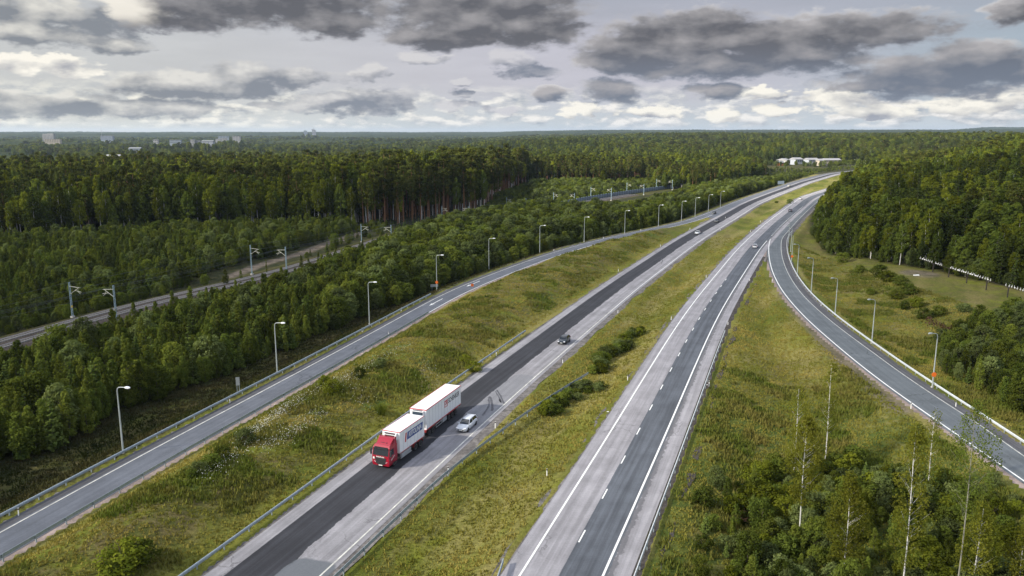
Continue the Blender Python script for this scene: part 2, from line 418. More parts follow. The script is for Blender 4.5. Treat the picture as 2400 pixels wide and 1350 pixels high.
def field(P):
    """all the signed distances the relief and the planting need"""
    n = len(P); far = np.hypot(P[:, 0], P[:, 1]) > 1300
    D = {}
    for k, c, st in (('L', L_ref, 3), ('R', R_ref, 3), ('P', P_ref, 3), ('Q', Q_ref, 3), ('T', T_ref, 4), ('A', edgeA, 1), ('C', edgeC, 1)):
        d = np.full(n, 999.); q = ~far
        if q.any(): d[q] = sdist(P[q], c, st)[0]
        D[k] = d
    D['inC'] = in_poly(P, polyC)
    D['r'] = np.hypot(P[:, 0], P[:, 1])
    D['farL'] = P[:, 1] > 372          # past the left gore: the ramp has merged
    D['farQ'] = P[:, 1] > 318
    return D
def height(P, D=None):
    D = D or field(P); x, y = P[:, 0], P[:, 1]; r = D['r']
    dL, dR, dP, dQ = D['L'], D['R'], D['P'], D['Q']
    z = np.zeros(len(P))
    # rolling country
    roll = (fbm(x / 420 + 3, y / 420 + 8, 3) - .45) * 26
    z_far = roll * sstep((r - 700) / 900) + 34 * sstep((r - 4200) / 3800) + 7 * sstep((r - 8000) / 2500) * (fbm(x / 2500, y / 2500, 2) * 2)
    z_far += (fbm(x / 240 + 11, y / 240 + 2, 2) - .42) * 20 * sstep((r - 850) / 500) * (1 - sstep((r - 3500) / 1500))
    z_far += 13 * sstep((r - 1250) / 500) * sstep((x + 250) / 500) - 7 * sstep((r - 760) / 260) * sstep((-x - 30) / 260) * (1 - sstep((r - 2600) / 900))
    z_far += 9 * sstep((r - 900) / 1200) * sstep((x - 200) / 500) + 34 * sstep((r - 9000) / 1500) * sstep((x / np.maximum(y, 1) - .53) / .06)
    # west of the left ramp
    west = (dP > 1.6) & (dL > 14)
    slope = -3.0 * sstep((dP - 2.4) / 10.)
    base_w = slope + np.where(dP > 12, (fbm(x / 25, y / 25) - .45) * 1.6, 0)
    dT = np.abs(D['T']); kT = sstep((dT - 6.5) / 5.)
    base_w = base_w * kT + (RAILZ - .35) * (1 - kT)
    rise = np.where(D['T'] > 12, sstep((D['T'] - 12) / 60) * 2.2, 0)
    z = np.where(west, base_w + rise, z)
    # bank between left ramp and motorway
    w = np.minimum(-dP - 6.2, dL - 12.); bank = (dP < -6.4) & (dL > 12.) & ~D['farL']
    z = np.where(bank, 2.3 * sstep(np.minimum((-dP - 6.2) / 6., (dL - 12.) / 12.)) * (.6 + .75 * fbm(x / 12, y / 12)) + np.where(w > .5, .22 * (fbm(x / 2.2, y / 2.2, 3) - .4), 0), z)
    # median
    w = np.minimum(-dL - 2.6, dR - 2.0); med = (dL < -2.6) & (dR > 2.0)
    z = np.where(med, -.9 * sstep(w / 6.) + np.where(w > .5, .25 * (fbm(x / 3, y / 3, 3) - .45), 0), z)
    # wedge between motorway and right ramp
    w = np.minimum(-dR - 11.6, -dQ - 2.6); wed = (dR < -11.6) & (dQ < -2.6)
    z = np.where(wed, -2.0 * sstep(w / 12.) + np.where(w > .5, .4 * (fbm(x / 4, y / 4, 3) - .45), 0), z)
    # east of the right ramp
    w = dQ - 8.; east = (dQ > 8.) & (dR < -10)
    dC = np.where(D['inC'], np.abs(D['C']), 0)
    hill = 22 * sstep((dC - 6) / 190.) + 9 * sstep((dC - 200) / 250.)
    fld = -1.0 * sstep(w / 5.) + 2.2 * sstep((w - 9) / 24.) + np.where(w > 1, 1.1 * (fbm(x / 11, y / 11, 4) - .45), 0)
    z = np.where(east, fld, z) + hill * (dR < -12)
    k = sstep((r - 500) / 500.)
    cor = np.minimum(np.minimum(np.abs(dL), np.abs(dR)), np.abs(dP)); kc = sstep((cor - 25) / 60.)
    z = z + z_far * kc
    # roadbeds lie just under the pavement
    bed = ((dL < 11.) & (dL > -2.2)) | ((dR < 1.9) & (dR > -11.)) | ((dP < 1.7) & (dP > -5.6)) | ((dQ < np.interp(y, [60, 300], [7., 7.])) & (dQ > -1.2)) | (D['farL'] & (dL < 16.5) & (dL > -2.2) & (y < 900)) | (D['farQ'] & (dR > -16) & (dR < 2) & (y < 560))
    z = np.where(bed & (r < 1300), -.12, z)
    return z
def ground_z(x, y): return float(height(np.array([[x, y]], float))[0])
def gat(px, py):
    """feature standing on the relief at this place of the photograph"""
    p = at(px, py, 0.)
    for _ in range(6): p = at(px, py, ground_z(*p))
    return np.array([p[0], p[1], ground_z(*p)])
def height_px(base, ytop):
    """height of something at base whose top shows at row ytop"""
    d = ray(1200, ytop); return CAMH + base[1] * d[2] / d[1] - base[2]

# ------------------------------------------------------------------ ground
def build_ground():
    na, nr = 620, 640
    ang = np.linspace(R(-58), R(58), na); rad = 34 * (15500 / 34) ** np.linspace(0, 1, nr)
    A, Rr = np.meshgrid(ang, rad)
    P = np.c_[(Rr * np.sin(A)).ravel(), (Rr * np.cos(A)).ravel()]
    D = field(P); z = height(P, D)
    # clearing masks
    wood = np.zeros(len(P))
    wood = np.maximum(wood, D['inC'] * sstep(np.abs(D['C']) / 5 + .3))
    wA = (D['T'] > 7) & (P[:, 1] < 1100)
    wood = np.maximum(wood, wA * sstep((D['T'] - 8) / 3))
    wB = (D['T'] < -6) & (D['P'] > 13) & (D['L'] > 18)
    wood = np.maximum(wood, wB * sstep((D['P'] - 13) / 5))
    wood = np.maximum(wood, (D['r'] > 900) * 1.0)
    mead = ((P[:, 0] - 365) / 60) ** 2 + ((P[:, 1] - 1040) / 42) ** 2 < 1
    wood = np.where(mead, 0, wood)
    w1 = np.minimum(-D['P'] - 6.2, D['L'] - 12.)
    weed = ((D['P'] < -6.2) & (D['L'] > 12) & ~D['farL']) * sstep((w1 - .5) / 6)
    wed = np.minimum(-D['R'] - 11.6, -D['Q'] - 2.6)
    weed = np.maximum(weed, .8 * (((D['R'] < -11.6) & (D['Q'] < -2.6)) * sstep((wed - 2) / 10)) * (P[:, 1] < 150))
    weed = np.maximum(weed, .6 * ((D['Q'] > 9) & (D['R'] < -12)))
    shadeP = ((D['P'] > 2.4) & (D['L'] > 14)) * .8          # heath slope below the ramp, colour darkened for the thicket's shade
    lush = ((D['R'] < -11.6) & (D['Q'] < -3)) * sstep((150 - P[:, 1]) / 40) * .9
    bare = np.zeros(len(P))
    dp, _ = sdist(P, np.array([gat(x, y)[:2] for x, y in [(540, 648), (600, 625), (700, 596), (770, 570), (850, 545)]]), ends=False)
    bare = np.maximum(bare, sstep((3.2 - np.abs(dp)) / 1.5))
    dw, _ = sdist(P, np.array([at(x, y) for x, y in [(1840, 690), (1930, 800), (2010, 880), (2110, 960)]]), ends=False)
    bare = np.maximum(bare, .8 * sstep(1 - (np.abs(dw) - .8) / 1.8))
    g2 = ((P[:, 0] - at(2155, 650)[0]) / 5) ** 2 + ((P[:, 1] - at(2155, 650)[1]) / 6) ** 2
    bare = np.maximum(bare, .8 * sstep(1.6 - g2))
    idx = np.arange(na * nr).reshape(nr, na)
    F = np.stack([idx[:-1, :-1], idx[:-1, 1:], idx[1:, 1:], idx[1:, :-1]], -1).reshape(-1, 4)
    m, t, b = new_mat('ground')
    pos = t.n.new('ShaderNodeNewGeometry').outputs['Position']
    mp = t.n.new('ShaderNodeMapping'); mp.vector_type = 'TEXTURE'; t.l.new(pos, mp.inputs[0])
    mp.inputs['Rotation'].default_value = (0, 0, R(65)); mp.inputs['Scale'].default_value = (5., 1., 1.)   # swathes along the carriageways
    st = t.noise(mp.outputs[0], .55, 6., .62); st2 = t.noise(mp.outputs[0], .11, 5., .6)
    n1 = t.noise(pos, .045, 6., .6); n2 = t.noise(pos, .33, 6., .65); n3 = t.noise(pos, 2.1, 5., .7); n4 = t.noise(pos, .13, 5., .6, 1.)
    green, olive, straw, brown, lime = (.095, .112, .015), (.160, .160, .030), (.265, .222, .080), (.115, .092, .034), (.185, .200, .020)
    c = t.mix(t.smooth(n1, .36, .62), green, olive)
    c = t.mix(t.mul(t.smooth(st2, .45, .64), .75), c, straw)
    c = t.mix(t.mul(t.smooth(n4, .54, .68), .7), c, lime)
    c = t.mix(t.mul(t.smooth(st, .5, .68), .5), c, brown)
    weedf = t.attr('weed')
    wc = t.mix(t.smooth(n2, .4, .6), (.085, .090, .020), (.130, .105, .042))
    wc = t.mix(t.mul(t.smooth(n4, .5, .62), .9), wc, (.135, .150, .018))
    wc = t.mix(t.smooth(t.noise(pos, .07, 4., .6), .56, .66), wc, (.080, .112, .020))
    c = t.mix(t.mul(weedf, .9), c, wc)
    c = t.mix(t.attr('slope'), c, t.mix(t.smooth(n2, .42, .62), (.024, .028, .010), (.050, .038, .022)))  # heath tones with the shade of the thicket painted in
    c = t.mix(t.mul(t.attr('lush'), t.smooth(n4, .3, .55)), c, t.mix(t.smooth(n2, .4, .62), (.046, .074, .014), (.085, .105, .020)))
    fl = t.mix(t.smooth(n2, .4, .65), (.030, .036, .013), (.055, .050, .020))
    c = t.mix(t.attr('wood'), c, fl)
    c = t.mix(t.attr('bare'), c, t.mix(t.smooth(n2, .35, .65), (.10, .082, .062), (.19, .155, .12)))
    f = t.lin(n3, .25, .75, .55, 1.45)
    t.l.new(t.v('MULTIPLY', c, t.comb(f, f, f)), b.inputs['Base Color'])
    b.inputs['Roughness'].default_value = .95; b.inputs['Specular IOR Level'].default_value = .1
    bump = t.n.new('ShaderNodeBump'); bump.inputs['Strength'].default_value = .9; bump.inputs['Distance'].default_value = .25
    t.l.new(t.add(n3, t.mul(n2, 1.5)), bump.inputs['Height']); t.l.new(bump.outputs[0], b.inputs['Normal'])
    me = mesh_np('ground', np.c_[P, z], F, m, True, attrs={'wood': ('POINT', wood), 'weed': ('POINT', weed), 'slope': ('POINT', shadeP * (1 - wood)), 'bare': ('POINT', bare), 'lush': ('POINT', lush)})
    tag(link(bpy.data.objects.new('ground', me)), kind='structure')
build_ground()

# ------------------------------------------------------------------ roads
def strip_mesh(name, c, o1, o2, z, mat, nu=1, jag=(0, 0), skirt=False):
    """ribbon along c from offset o1 (left) to o2 (right); UV = (offset, length)"""
    n = len(c); o1 = np.broadcast_to(o1, n).astype(float); o2 = np.broadcast_to(o2, n).astype(float)
    if jag[0] or jag[1]:
        o1 = o1 + rng.normal(0, 1, n) * jag[0]; o2 = o2 + rng.normal(0, 1, n) * jag[1]
    s = arclen(c); N = normals(c); V = []; UV = []
    for k in range(nu + 1):
        o = o1 + (o2 - o1) * k / nu
        V.append(np.c_[c + N * o[:, None], np.full(n, z)]); UV.append(np.c_[o, s])
    V = np.concatenate(V); UV = np.concatenate(UV); idx = np.arange((nu + 1) * n).reshape(nu + 1, n)
    F = np.stack([idx[:-1, :-1], idx[1:, :-1], idx[1:, 1:], idx[:-1, 1:]], -1).reshape(-1, 4)
    return mesh_np(name, V, F, mat, uv=UV)
def strip(name, *a, parent=None, **k):
    o = link(bpy.data.objects.new(name, strip_mesh(name, *a, **k)), parent)
    if parent is None: tag(o, kind='structure')
    return o
def sub(c, y0, y1): return c[(c[:, 1] >= y0) & (c[:, 1] <= y1)]

def asphalt(name, base, dark=None, d1=0, d2=0, jag=.5, patches=(), tracks=(), edge=None, var=.16):
    """dark: colour of the freshly laid lane between offsets d1 > d2 with a ragged seam on its inner side"""
    m, t, b = new_mat(name)
    uvn = t.n.new('ShaderNodeUVMap'); uvn.uv_map = 'UVMap'; u, v = t.sep(uvn.outputs[0])[:2]
    pos = t.n.new('ShaderNodeNewGeometry').outputs['Position']
    along = t.comb(t.mul(u, 1.4), t.mul(v, .03), 0.)
    n_al = t.noise(along, 1.1, 6., .62)
    n_pt = t.noise(pos, .22, 5., .6); n_f = t.noise(pos, 3.5, 4., .7); n_c = t.noise(pos, .9, 6., .7)
    c = t.mix(t.smooth(n_al, .36, .66), tuple(q * (1 - var) for q in base), tuple(q * (1 + var) for q in base))
    f = t.lin(n_pt, .3, .7, .80, 1.15); c = t.v('MULTIPLY', c, t.comb(f, f, f))
    for (tu, tw, amt) in tracks:
        k = t.mul(t.smooth(t.m('ABSOLUTE', t.sub(t.add(u, t.mul(t.sub(n_pt, .5), .5)), tu)), tw, tw * .3), amt)
        k = t.mul(k, t.smooth(n_c, .3, .6))
        c = t.mix(k, c, tuple(q * .62 for q in base))
    # cracks
    vor = t.n.new('ShaderNodeTexVoronoi'); vor.feature = 'DISTANCE_TO_EDGE'; vor.inputs['Scale'].default_value = .16
    t.l.new(t.v('ADD', pos, t.v('MULTIPLY', t.noise(pos, .5, 4., .6, out=1), (3., 3., 0.))), vor.inputs['Vector'])
    ck = t.mul(t.smooth(vor.outputs['Distance'], .016, .003), t.smooth(t.noise(pos, .05, 2.), .5, .6))
    c = t.mix(t.mul(ck, .7), c, tuple(q * .4 for q in base))
    if dark is not None:
        seam = t.mul(t.sub(t.noise(t.comb(v, 0., 4.), .16, 6., .7), .5), jag * 2)
        k1 = t.smooth(t.add(u, t.mul(t.sub(n_c, .5), .12)), d1 + .03, d1 - .05)
        k2 = t.smooth(t.add(t.add(u, seam), t.mul(t.sub(n_c, .5), .25)), d2 - .06, d2 + .06)
        k = t.mul(k1, k2)
        dc = t.mix(t.smooth(n_al, .35, .65), tuple(q * .8 for q in dark), tuple(q * 1.25 for q in dark))
        dc = t.v('MULTIPLY', dc, t.comb(f, f, f))
        c = t.mix(k, c, dc)
    for (pu, pv, ru, rv, colr, amt) in patches:
        q = t.add(t.m('POWER', t.m('ABSOLUTE', t.mul(t.sub(u, pu), 1 / ru)), 6.), t.m('POWER', t.m('ABSOLUTE', t.mul(t.sub(v, pv), 1 / rv)), 6.))
        c = t.mix(t.mul(t.smooth(t.add(q, t.mul(t.sub(n_c, .5), .8)), 1.2, .8), amt), c, colr)
    if edge:
        eu, ecol, ew = edge
        k = t.smooth(t.add(t.m('ABSOLUTE', t.sub(u, eu)), t.mul(t.sub(n_c, .5), 1.6)), ew, ew * .5)
        c = t.mix(t.mul(k, .85), c, ecol)
    f = t.lin(n_f, .25, .75, .88, 1.12)
    t.l.new(t.v('MULTIPLY', c, t.comb(f, f, f)), b.inputs['Base Color'])
    b.inputs['Roughness'].default_value = .85; b.inputs['Specular IOR Level'].default_value = .25
    bump = t.n.new('ShaderNodeBump'); bump.inputs['Strength'].default_value = .25; bump.inputs['Distance'].default_value = .01
    t.l.new(n_f, bump.inputs['Height']); t.l.new(bump.outputs[0], b.inputs['Normal'])
    return m
def gravel(name, col, col2, scale=1.2):
    m, t, b = new_mat(name)
    pos = t.n.new('ShaderNodeNewGeometry').outputs['Position']
    n = t.noise(pos, scale, 6., .7); n2 = t.noise(pos, .25, 4., .6); n3 = t.noise(pos, 9., 3., .7)
    c = t.mix(t.smooth(n, .4, .62), col, col2)
    f = t.mul(t.lin(n2, .3, .7, .7, 1.3), t.lin(n3, .3, .7, .75, 1.25))
    t.l.new(t.v('MULTIPLY', c, t.comb(f, f, f)), b.inputs['Base Color'])
    b.inputs['Roughness'].default_value = .95; b.inputs['Specular IOR Level'].default_value = .1
    return m

light_asph = (.27, .262, .275); dark_asph = (.036, .037, .043); mid_asph = (.094, .103, .119); ramp_asph = (.118, .128, .150)
s0 = sdist(np.array([at(700, 1290)]), L_ref)[1][0]
m_L = asphalt('asphalt_left', light_asph, dark_asph, 8.8, 4.05, .75,
              patches=[(1.6, s0 - 7.5, 2.6, 6.5, (.125, .135, .148), .95), (-1.4, s0 + 16, .55, 14, (.12, .115, .12), .7), (-1.3, s0 + 44, .5, 11, (.13, .125, .13), .8), (-1.2, s0 + 76, .45, 15, (.12, .12, .125), .7), (-1.2, s0 + 110, .4, 12, (.12, .12, .125), .7), (1.9, s0 + 52, 2.1, 13, (.165, .172, .186), .55)],
              tracks=[(3.0, .5, .35), (1.2, .5, .45), (5.3, .5, .0)])
m_R = asphalt('asphalt_right', (.29, .28, .295), mid_asph, -3.55, -8.05, .55, tracks=[(-.9, .45, .28), (-2.6, .45, .3), (-5.0, .4, .0)], edge=(-8.2, (.12, .118, .125), .35))
m_ramp = asphalt('asphalt_ramp', ramp_asph, var=.12, tracks=[(-1.4, .5, .2), (-3.2, .5, .2)])
m_rampQ = asphalt('asphalt_ramp_right', (.125, .140, .152), var=.12, tracks=[(1.5, .5, .22), (3.3, .5, .22)])
m_side = asphalt('asphalt_ramp_edge', (.088, .088, .096), var=.2)
m_grav = gravel('shoulder_gravel', (.19, .175, .165), (.10, .093, .088))
m_dgrav = gravel('dark_gravel', (.085, .075, .068), (.045, .040, .036))
m_pink = gravel('pink_gravel', (.30, .235, .21), (.22, .18, .16))
m_paint = M('road_paint', (.80, .80, .78), .6, var=.1, scale=.7)
m_paint_worn = M('road_paint_worn', (.56, .55, .50), .7, var=.45, scale=.9)

cL = sub(L_ref, 40, 1100)
strip('left_carriageway', cL, 10.6, -.75, .0, m_L, nu=6)
strip('shoulder_gravel', sub(L_ref, 40, 420), 12.1, 10.4, -.035, m_grav, jag=(.28, 0))
strip('shoulder_gravel', cL, -.6, -2.3, -.035, m_grav, jag=(0, .30))
cR = sub(R_ref, 40, 960)
strip('right_carriageway', cR, 1.75, -10.2, .0, m_R, nu=6)
strip('shoulder_gravel', cR, 2.7, 1.6, -.035, m_grav, jag=(.3, 0))
strip('shoulder_gravel', sub(R_ref, 40, 280), -10.1, -12.6, -.035, m_dgrav, jag=(.12, .35))
cP = P_ref[P_ref[:, 1] < 520]
strip('left_ramp', cP, .35, -4.9, -.01, m_ramp, nu=4)
strip('left_ramp_edge', cP, 1.7, .33, -.018, m_side)
strip('shoulder_gravel', sub(P_ref, 30, 350), 2.9, 1.5, -.05, m_grav, jag=(.3, 0))
strip('shoulder_gravel', sub(P_ref, 30, 360), -4.7, -7.1, -.04, m_pink, jag=(0, .6))
# beyond the gore the ramp lane runs on as the outer lane of the motorway
cLw = sub(L_ref, 395, 1100)
strip('left_outer_lane', cLw, np.clip(15.6 - np.maximum(0, (cLw[:, 1] - 600)) * .006, 13.6, 16), 10.4, -.006, m_ramp, nu=2)
strip('shoulder_gravel', cLw, 17.2, 15.0, -.04, m_grav, jag=(.3, 0))
strip('right_ramp', Q_ref, q_off + .25, -.55, -.01, m_rampQ, nu=4)
strip('right_ramp_edge', Q_ref, q_off + 1.8, q_off + .2, -.018, m_side)
strip('shoulder_gravel', Q_ref, q_off + 3.0, q_off + 1.6, -.05, m_grav, jag=(.25, 0))
nQ = np.clip((330 - Q_ref[:, 1]) / 60, 0, 1)
strip('shoulder_gravel', Q_ref, -.4, -.6 - nQ * (1.4 + 1.2 * np.exp(-((Q_ref[:, 1] - 140) / 60) ** 2)), -.045, m_pink, jag=(0, .35))
# gore areas
def poly_sheet(name, pts, z, mat):
    mb = MB(); mb.add([(x, y, z) for x, y in pts], [list(range(len(pts)))])
    me = mb.mesh(name, mat); me.uv_layers.new(name='UVMap'); return tag(link(bpy.data.objects.new(name, me)), kind='structure')
poly_sheet('gore_pavement', [at(1800, 578), at(1793, 604), at(1772, 645), at(1745, 690), at(1760, 690), at(1797, 606), at(1801, 590)], -.028, m_grav)

MZ = .012
strip('edge_line', sub(L_ref, 40, 1100), .09, -.09, MZ, m_paint_worn)
strip('edge_line', sub(L_ref, 190, 1100), .07, -.07, MZ + .004, m_paint)
strip('edge_line', cR, .11, -.11, MZ, m_paint)
strip('edge_line', sub(R_ref, 40, 318), -7.48, -7.72, MZ, m_paint)
strip('edge_line', cP, .09, -.09, MZ, m_paint_worn)
strip('edge_line', sub(P_ref, 183, 420), -4.52, -4.72, MZ, m_paint)
strip('edge_line', Q_ref[Q_ref[:, 1] < 322], .12, -.12, MZ, m_paint)
strip('edge_line', Q_ref, q_off + .07, q_off - .07, MZ, m_paint_worn)
def dash_list(c, o, w, first, period, length, s1, mat, name):
    s = arclen(c); cc = offset(c, o); V = []; F = []
    q = first
    while q < s1:
        a = np.array([[np.interp(k, s, cc[:, 0]), np.interp(k, s, cc[:, 1])] for k in (q, q + length)])
        d = a[1] - a[0]; d /= np.linalg.norm(d); nn = np.array([-d[1], d[0]]) * w / 2; b = len(V)
        V += [(*(a[0] + nn), MZ + .004), (*(a[0] - nn), MZ + .004), (*(a[1] - nn), MZ + .004), (*(a[1] + nn), MZ + .004)]; F.append((b, b + 1, b + 2, b + 3)); q += period
    tag(link(bpy.data.objects.new(name, mesh_np(name, V, F, mat))), kind='structure')
sd = sdist(np.array([at(1362, 1272)]), R_ref)[1][0]
dash_list(R_ref, -3.75, .17, sd - 10.72 * 2, 10.72, 2.75, sd + 10.72 * 16, m_paint, 'lane_dash')
sq = sdist(np.array([at(1806, 552)]), R_ref)[1][0]
dash_list(R_ref, -7.6, .3, sq, 4.2, 1.6, sq + 150, m_paint, 'lane_dash')
# arrows on the left ramp, pointing towards the viewer
def arrow(px, py, length):
    p = at(px, py); d_, s_ = sdist(p[None], P_ref); s = arclen(P_ref)
    i = np.searchsorted(s, s_[0]); tdir = P_ref[i] - P_ref[i - 1]; tdir /= np.linalg.norm(tdir); nn = np.array([-tdir[1], tdir[0]])
    sh = [(length / 2, .11), (-length / 2 + 2.2, .11), (-length / 2 + 2.5, .45), (-length / 2, 0), (-length / 2 + 2.5, -.45), (-length / 2 + 2.2, -.11), (length / 2, -.11)]
    mb = MB(); mb.add([(*(p + tdir * a + nn * b), MZ) for a, b in sh], [list(range(7))])
    tag(mb.obj('lane_arrow', m_paint), kind='structure')
arrow(1022, 708, 9.); arrow(1109, 665, 9.)
# tyre marks swerving over the seam near the trailer
m_skid = M('skid_rubber', (.075, .075, .085), .8, var=.3)
def skid(pxs, w):
    c = smooth_curve([at(*p) for p in pxs], .8, 1)
    tag(link(bpy.data.objects.new('tyre_mark', strip_mesh('tyre_mark', c, w / 2, -w / 2, .009, m_skid, jag=(.05, .05)))), kind='structure')
for w, pxs in [(.30, [(1144, 931), (1149, 944), (1148, 953), (1139, 965), (1131, 974)]), (.34, [(1148, 929), (1154, 943), (1156, 955), (1153, 963)]), (.25, [(1161, 917), (1168, 927), (1174, 939), (1175, 944)]), (.28, [(1165, 914), (1172, 926), (1178, 936), (1182, 946)]), (.22, [(1170, 936), (1174, 943)]), (.25, [(1551, 606), (1553, 612), (1550, 618)])]:
    skid(pxs, w)

# ------------------------------------------------------------------ railway
m_ballast = gravel('ballast', (.088, .072, .060), (.052, .043, .037), 2.)
m_rail = M('rail_steel', (.34, .31, .29), .4, .4); m_sleeper = M('sleeper_concrete', (.17, .155, .13), .8)
cT = sub(T_ref, 60, 700)
cT = T_ref[arclen(T_ref) < 520]
V = []; prof = [(6.2, -.5), (4.6, 0.), (0., .02), (-4.6, 0.), (-6.2, -.5)]
nT = len(cT); NT_ = normals(cT)
V = np.concatenate([np.c_[cT + NT_ * o, np.full(nT, RAILZ + z)] for o, z in prof]); idx = np.arange(5 * nT).reshape(5, nT)
F = np.stack([idx[:-1, :-1], idx[1:, :-1], idx[1:, 1:], idx[:-1, 1:]], -1).reshape(-1, 4)
tag(link(bpy.data.objects.new('railway_ballast', mesh_np('railway_ballast', V, F, m_ballast))), kind='structure')
for side, lab in ((2.25, 'rail track on the far side of the grey ballast bed, next to the young forest'), (-2.25, 'rail track on the near side of the grey ballast bed, next to the thicket')):
    c = offset(cT, side); tr = empty('railway_track', (*c[0], RAILZ), label=lab, cat='railway track', group='tracks of the railway')
    for o in (.78, -.78):
        n = len(c); cc = offset(c, o); N = normals(c)
        V = np.concatenate([np.c_[cc + N * q, np.full(n, RAILZ + z)] for q, z in ((.05, .10), (.05, .30), (-.05, .30), (-.05, .10))]); ix = np.arange(4 * n).reshape(4, n)
        F = np.stack([ix[:-1, :-1], ix[1:, :-1], ix[1:, 1:], ix[:-1, 1:]], -1).reshape(-1, 4)
        me = mesh_np('rail', V - np.array([*c[0], RAILZ]), F, m_rail); link(bpy.data.objects.new('rail', me), tr)
    s = arclen(c); Vs = []; Fs = []
    for q in np.arange(0, min(s[-1], 300), .7):
        p = np.array([np.interp(q, s, c[:, 0]), np.interp(q, s, c[:, 1])]); i = min(np.searchsorted(s, q), len(c) - 1); nn = normals(c)[i] if False else NT_[min(i, nT - 1)]; tt = np.array([nn[1], -nn[0]]); b = len(Vs)
        for z in (.02, .12):
            for a, e in ((1.3, .13), (-1.3, .13), (-1.3, -.13), (1.3, -.13)): Vs.append((*(p + nn * a + tt * e - c[0]), z))
        Fs += [(b + 4, b + 5, b + 6, b + 7), (b, b + 1, b + 5, b + 4), (b + 1, b + 2, b + 6, b + 5), (b + 2, b + 3, b + 7, b + 6), (b + 3, b, b + 4, b + 7)]
    o = link(bpy.data.objects.new('sleepers', mesh_np('sleepers', Vs, Fs, m_sleeper)), tr); tag(o, kind='stuff')

# ------------------------------------------------------------------ vegetation: tree models
m_birch = leaf_mat('birch_leaves', (0.077, 0.104, 0.012), (0.154, 0.166, 0.017))
m_birch2 = leaf_mat('aspen_leaves', (0.056, 0.085, 0.016), (0.109, 0.134, 0.022))
m_pine = leaf_mat('pine_needles', (0.043, 0.058, 0.015), (0.092, 0.098, 0.019), .12)
m_spruce = leaf_mat('spruce_needles', (0.025, 0.040, 0.012), (0.052, 0.065, 0.015), .08)
m_young = leaf_mat('young_leaves', (0.072, 0.105, 0.018), (0.147, 0.164, 0.026))
m_youngp = leaf_mat('young_needles', (0.058, 0.099, 0.023), (0.115, 0.142, 0.032), .15)
m_willow = leaf_mat('willow_leaves', (0.081, 0.111, 0.034), (0.140, 0.165, 0.055))
m_brown = leaf_mat('dry_leaves', (.060, .048, .020), (.10, .078, .030))
m_bark_b = M('birch_bark', (.66, .64, .60), .8, var=.35, scale=2.2)
m_bark_p = M('pine_bark', (.26, .13, .065), .9, var=.3)
m_bark_d = M('dark_bark', (.075, .06, .048), .9, var=.3)
m_bark_a = M('aspen_bark', (.26, .25, .20), .85, var=.3)

def leaf_mesh(name, C, N, S, tint, mat, elong=1.0):
    """C centres, N face normals, S half sizes -> slightly folded leaf-clump faces"""
    n = len(C); N = N / (np.linalg.norm(N, axis=1)[:, None] + 1e-9)
    r = rng.normal(size=(n, 3)); U = r - (r * N).sum(1)[:, None] * N; U /= np.linalg.norm(U, axis=1)[:, None] + 1e-9
    Vv = np.cross(N, U); S = S[:, None]
    k = rng.uniform(.55, 1., (n, 4, 1))
    V = np.stack([C + U * S * elong * k[:, 0], C + Vv * S * k[:, 1], C - U * S * elong * k[:, 2], C - Vv * S * k[:, 3]], 1).reshape(-1, 3)
    F = np.arange(4 * n).reshape(n, 4)
    return mesh_np(name, V, F, mat, attrs={'tint': ('FACE', tint)})
def clump_cloud(cent, rad, per, size, flat=1.0, out=.75, base_c=None):
    """cent (K,3), rad (K,): leaves scattered near the surface of K clumps"""
    K = len(cent); d = rng.normal(size=(K, per, 3)); d /= np.linalg.norm(d, axis=2)[:, :, None]
    rr = rng.uniform(.35, 1., (K, per, 1)) ** .5
    off = d * rr; off[:, :, 2] *= flat
    C = cent[:, None, :] + off * rad[:, None, None]
    N = d * out + rng.normal(size=d.shape) * (1 - out) + np.array([0, 0, .25])
    S = size * rng.uniform(.6, 1.25, (K, per))
    tint = np.clip(rng.uniform(.0, 1., (K, 1)) * .75 + rng.uniform(0, .3, (K, per)), 0, 1)
    return C.reshape(-1, 3), N.reshape(-1, 3), S.ravel(), tint.ravel()
def trunk_mesh(name, h, r0, r1, mat, bend=.25, limbs=(), forks=1):
    mb = MB(); n = 7; a = rng.uniform(0, 6.28); pts = []
    for i in range(n):
        q = i / (n - 1); pts.append((bend * math.sin(q * 3 + a) * q, bend * math.cos(q * 2.3 + a) * q, -.5 + (h + .5) * q))
    mb.tube(pts, [r0 + (r1 - r0) * (i / (n - 1)) for i in range(n)], 6)
    for (z, az, ln, up, rr) in limbs:
        q = (z + .5) / (h + .5); i = q * (n - 1); i0 = min(int(i), n - 2); p = Vector(pts[i0]).lerp(Vector(pts[i0 + 1]), i - i0)
        e = p + Vector((math.cos(az) * ln, math.sin(az) * ln, ln * up)); mid = p.lerp(e, .55) + Vector((0, 0, -.06 * ln))
        mb.tube([p, mid, e], [rr, rr * .7, rr * .25], 5)
    return mb.mesh(name, mat, True)
def crown_ovoid(h, zb, rmax, K, per, size, peak=.38, top=.12, flat=.8, clump=.17, lop=.25):
    t = rng.uniform(0, 1, K) ** .9
    prof = np.where(t < peak, .45 + .55 * np.sin(t / peak * math.pi / 2), top + (1 - top) * np.cos((t - peak) / (1 - peak) * math.pi / 2) ** .8)
    az = rng.uniform(0, 2 * math.pi, K); lob = 1 + lop * np.sin(az * 2 + rng.uniform(0, 6)) * rng.uniform(.5, 1, K)
    r = rmax * prof * np.sqrt(rng.uniform(.12, 1, K)) * lob
    cent = np.c_[r * np.cos(az), r * np.sin(az), zb + (h - zb) * t]
    rad = clump * rmax * (1.6 + .9 * rng.uniform(0, 1, K)) * (.55 + .45 * prof)
    return clump_cloud(cent, rad, per, size, flat)
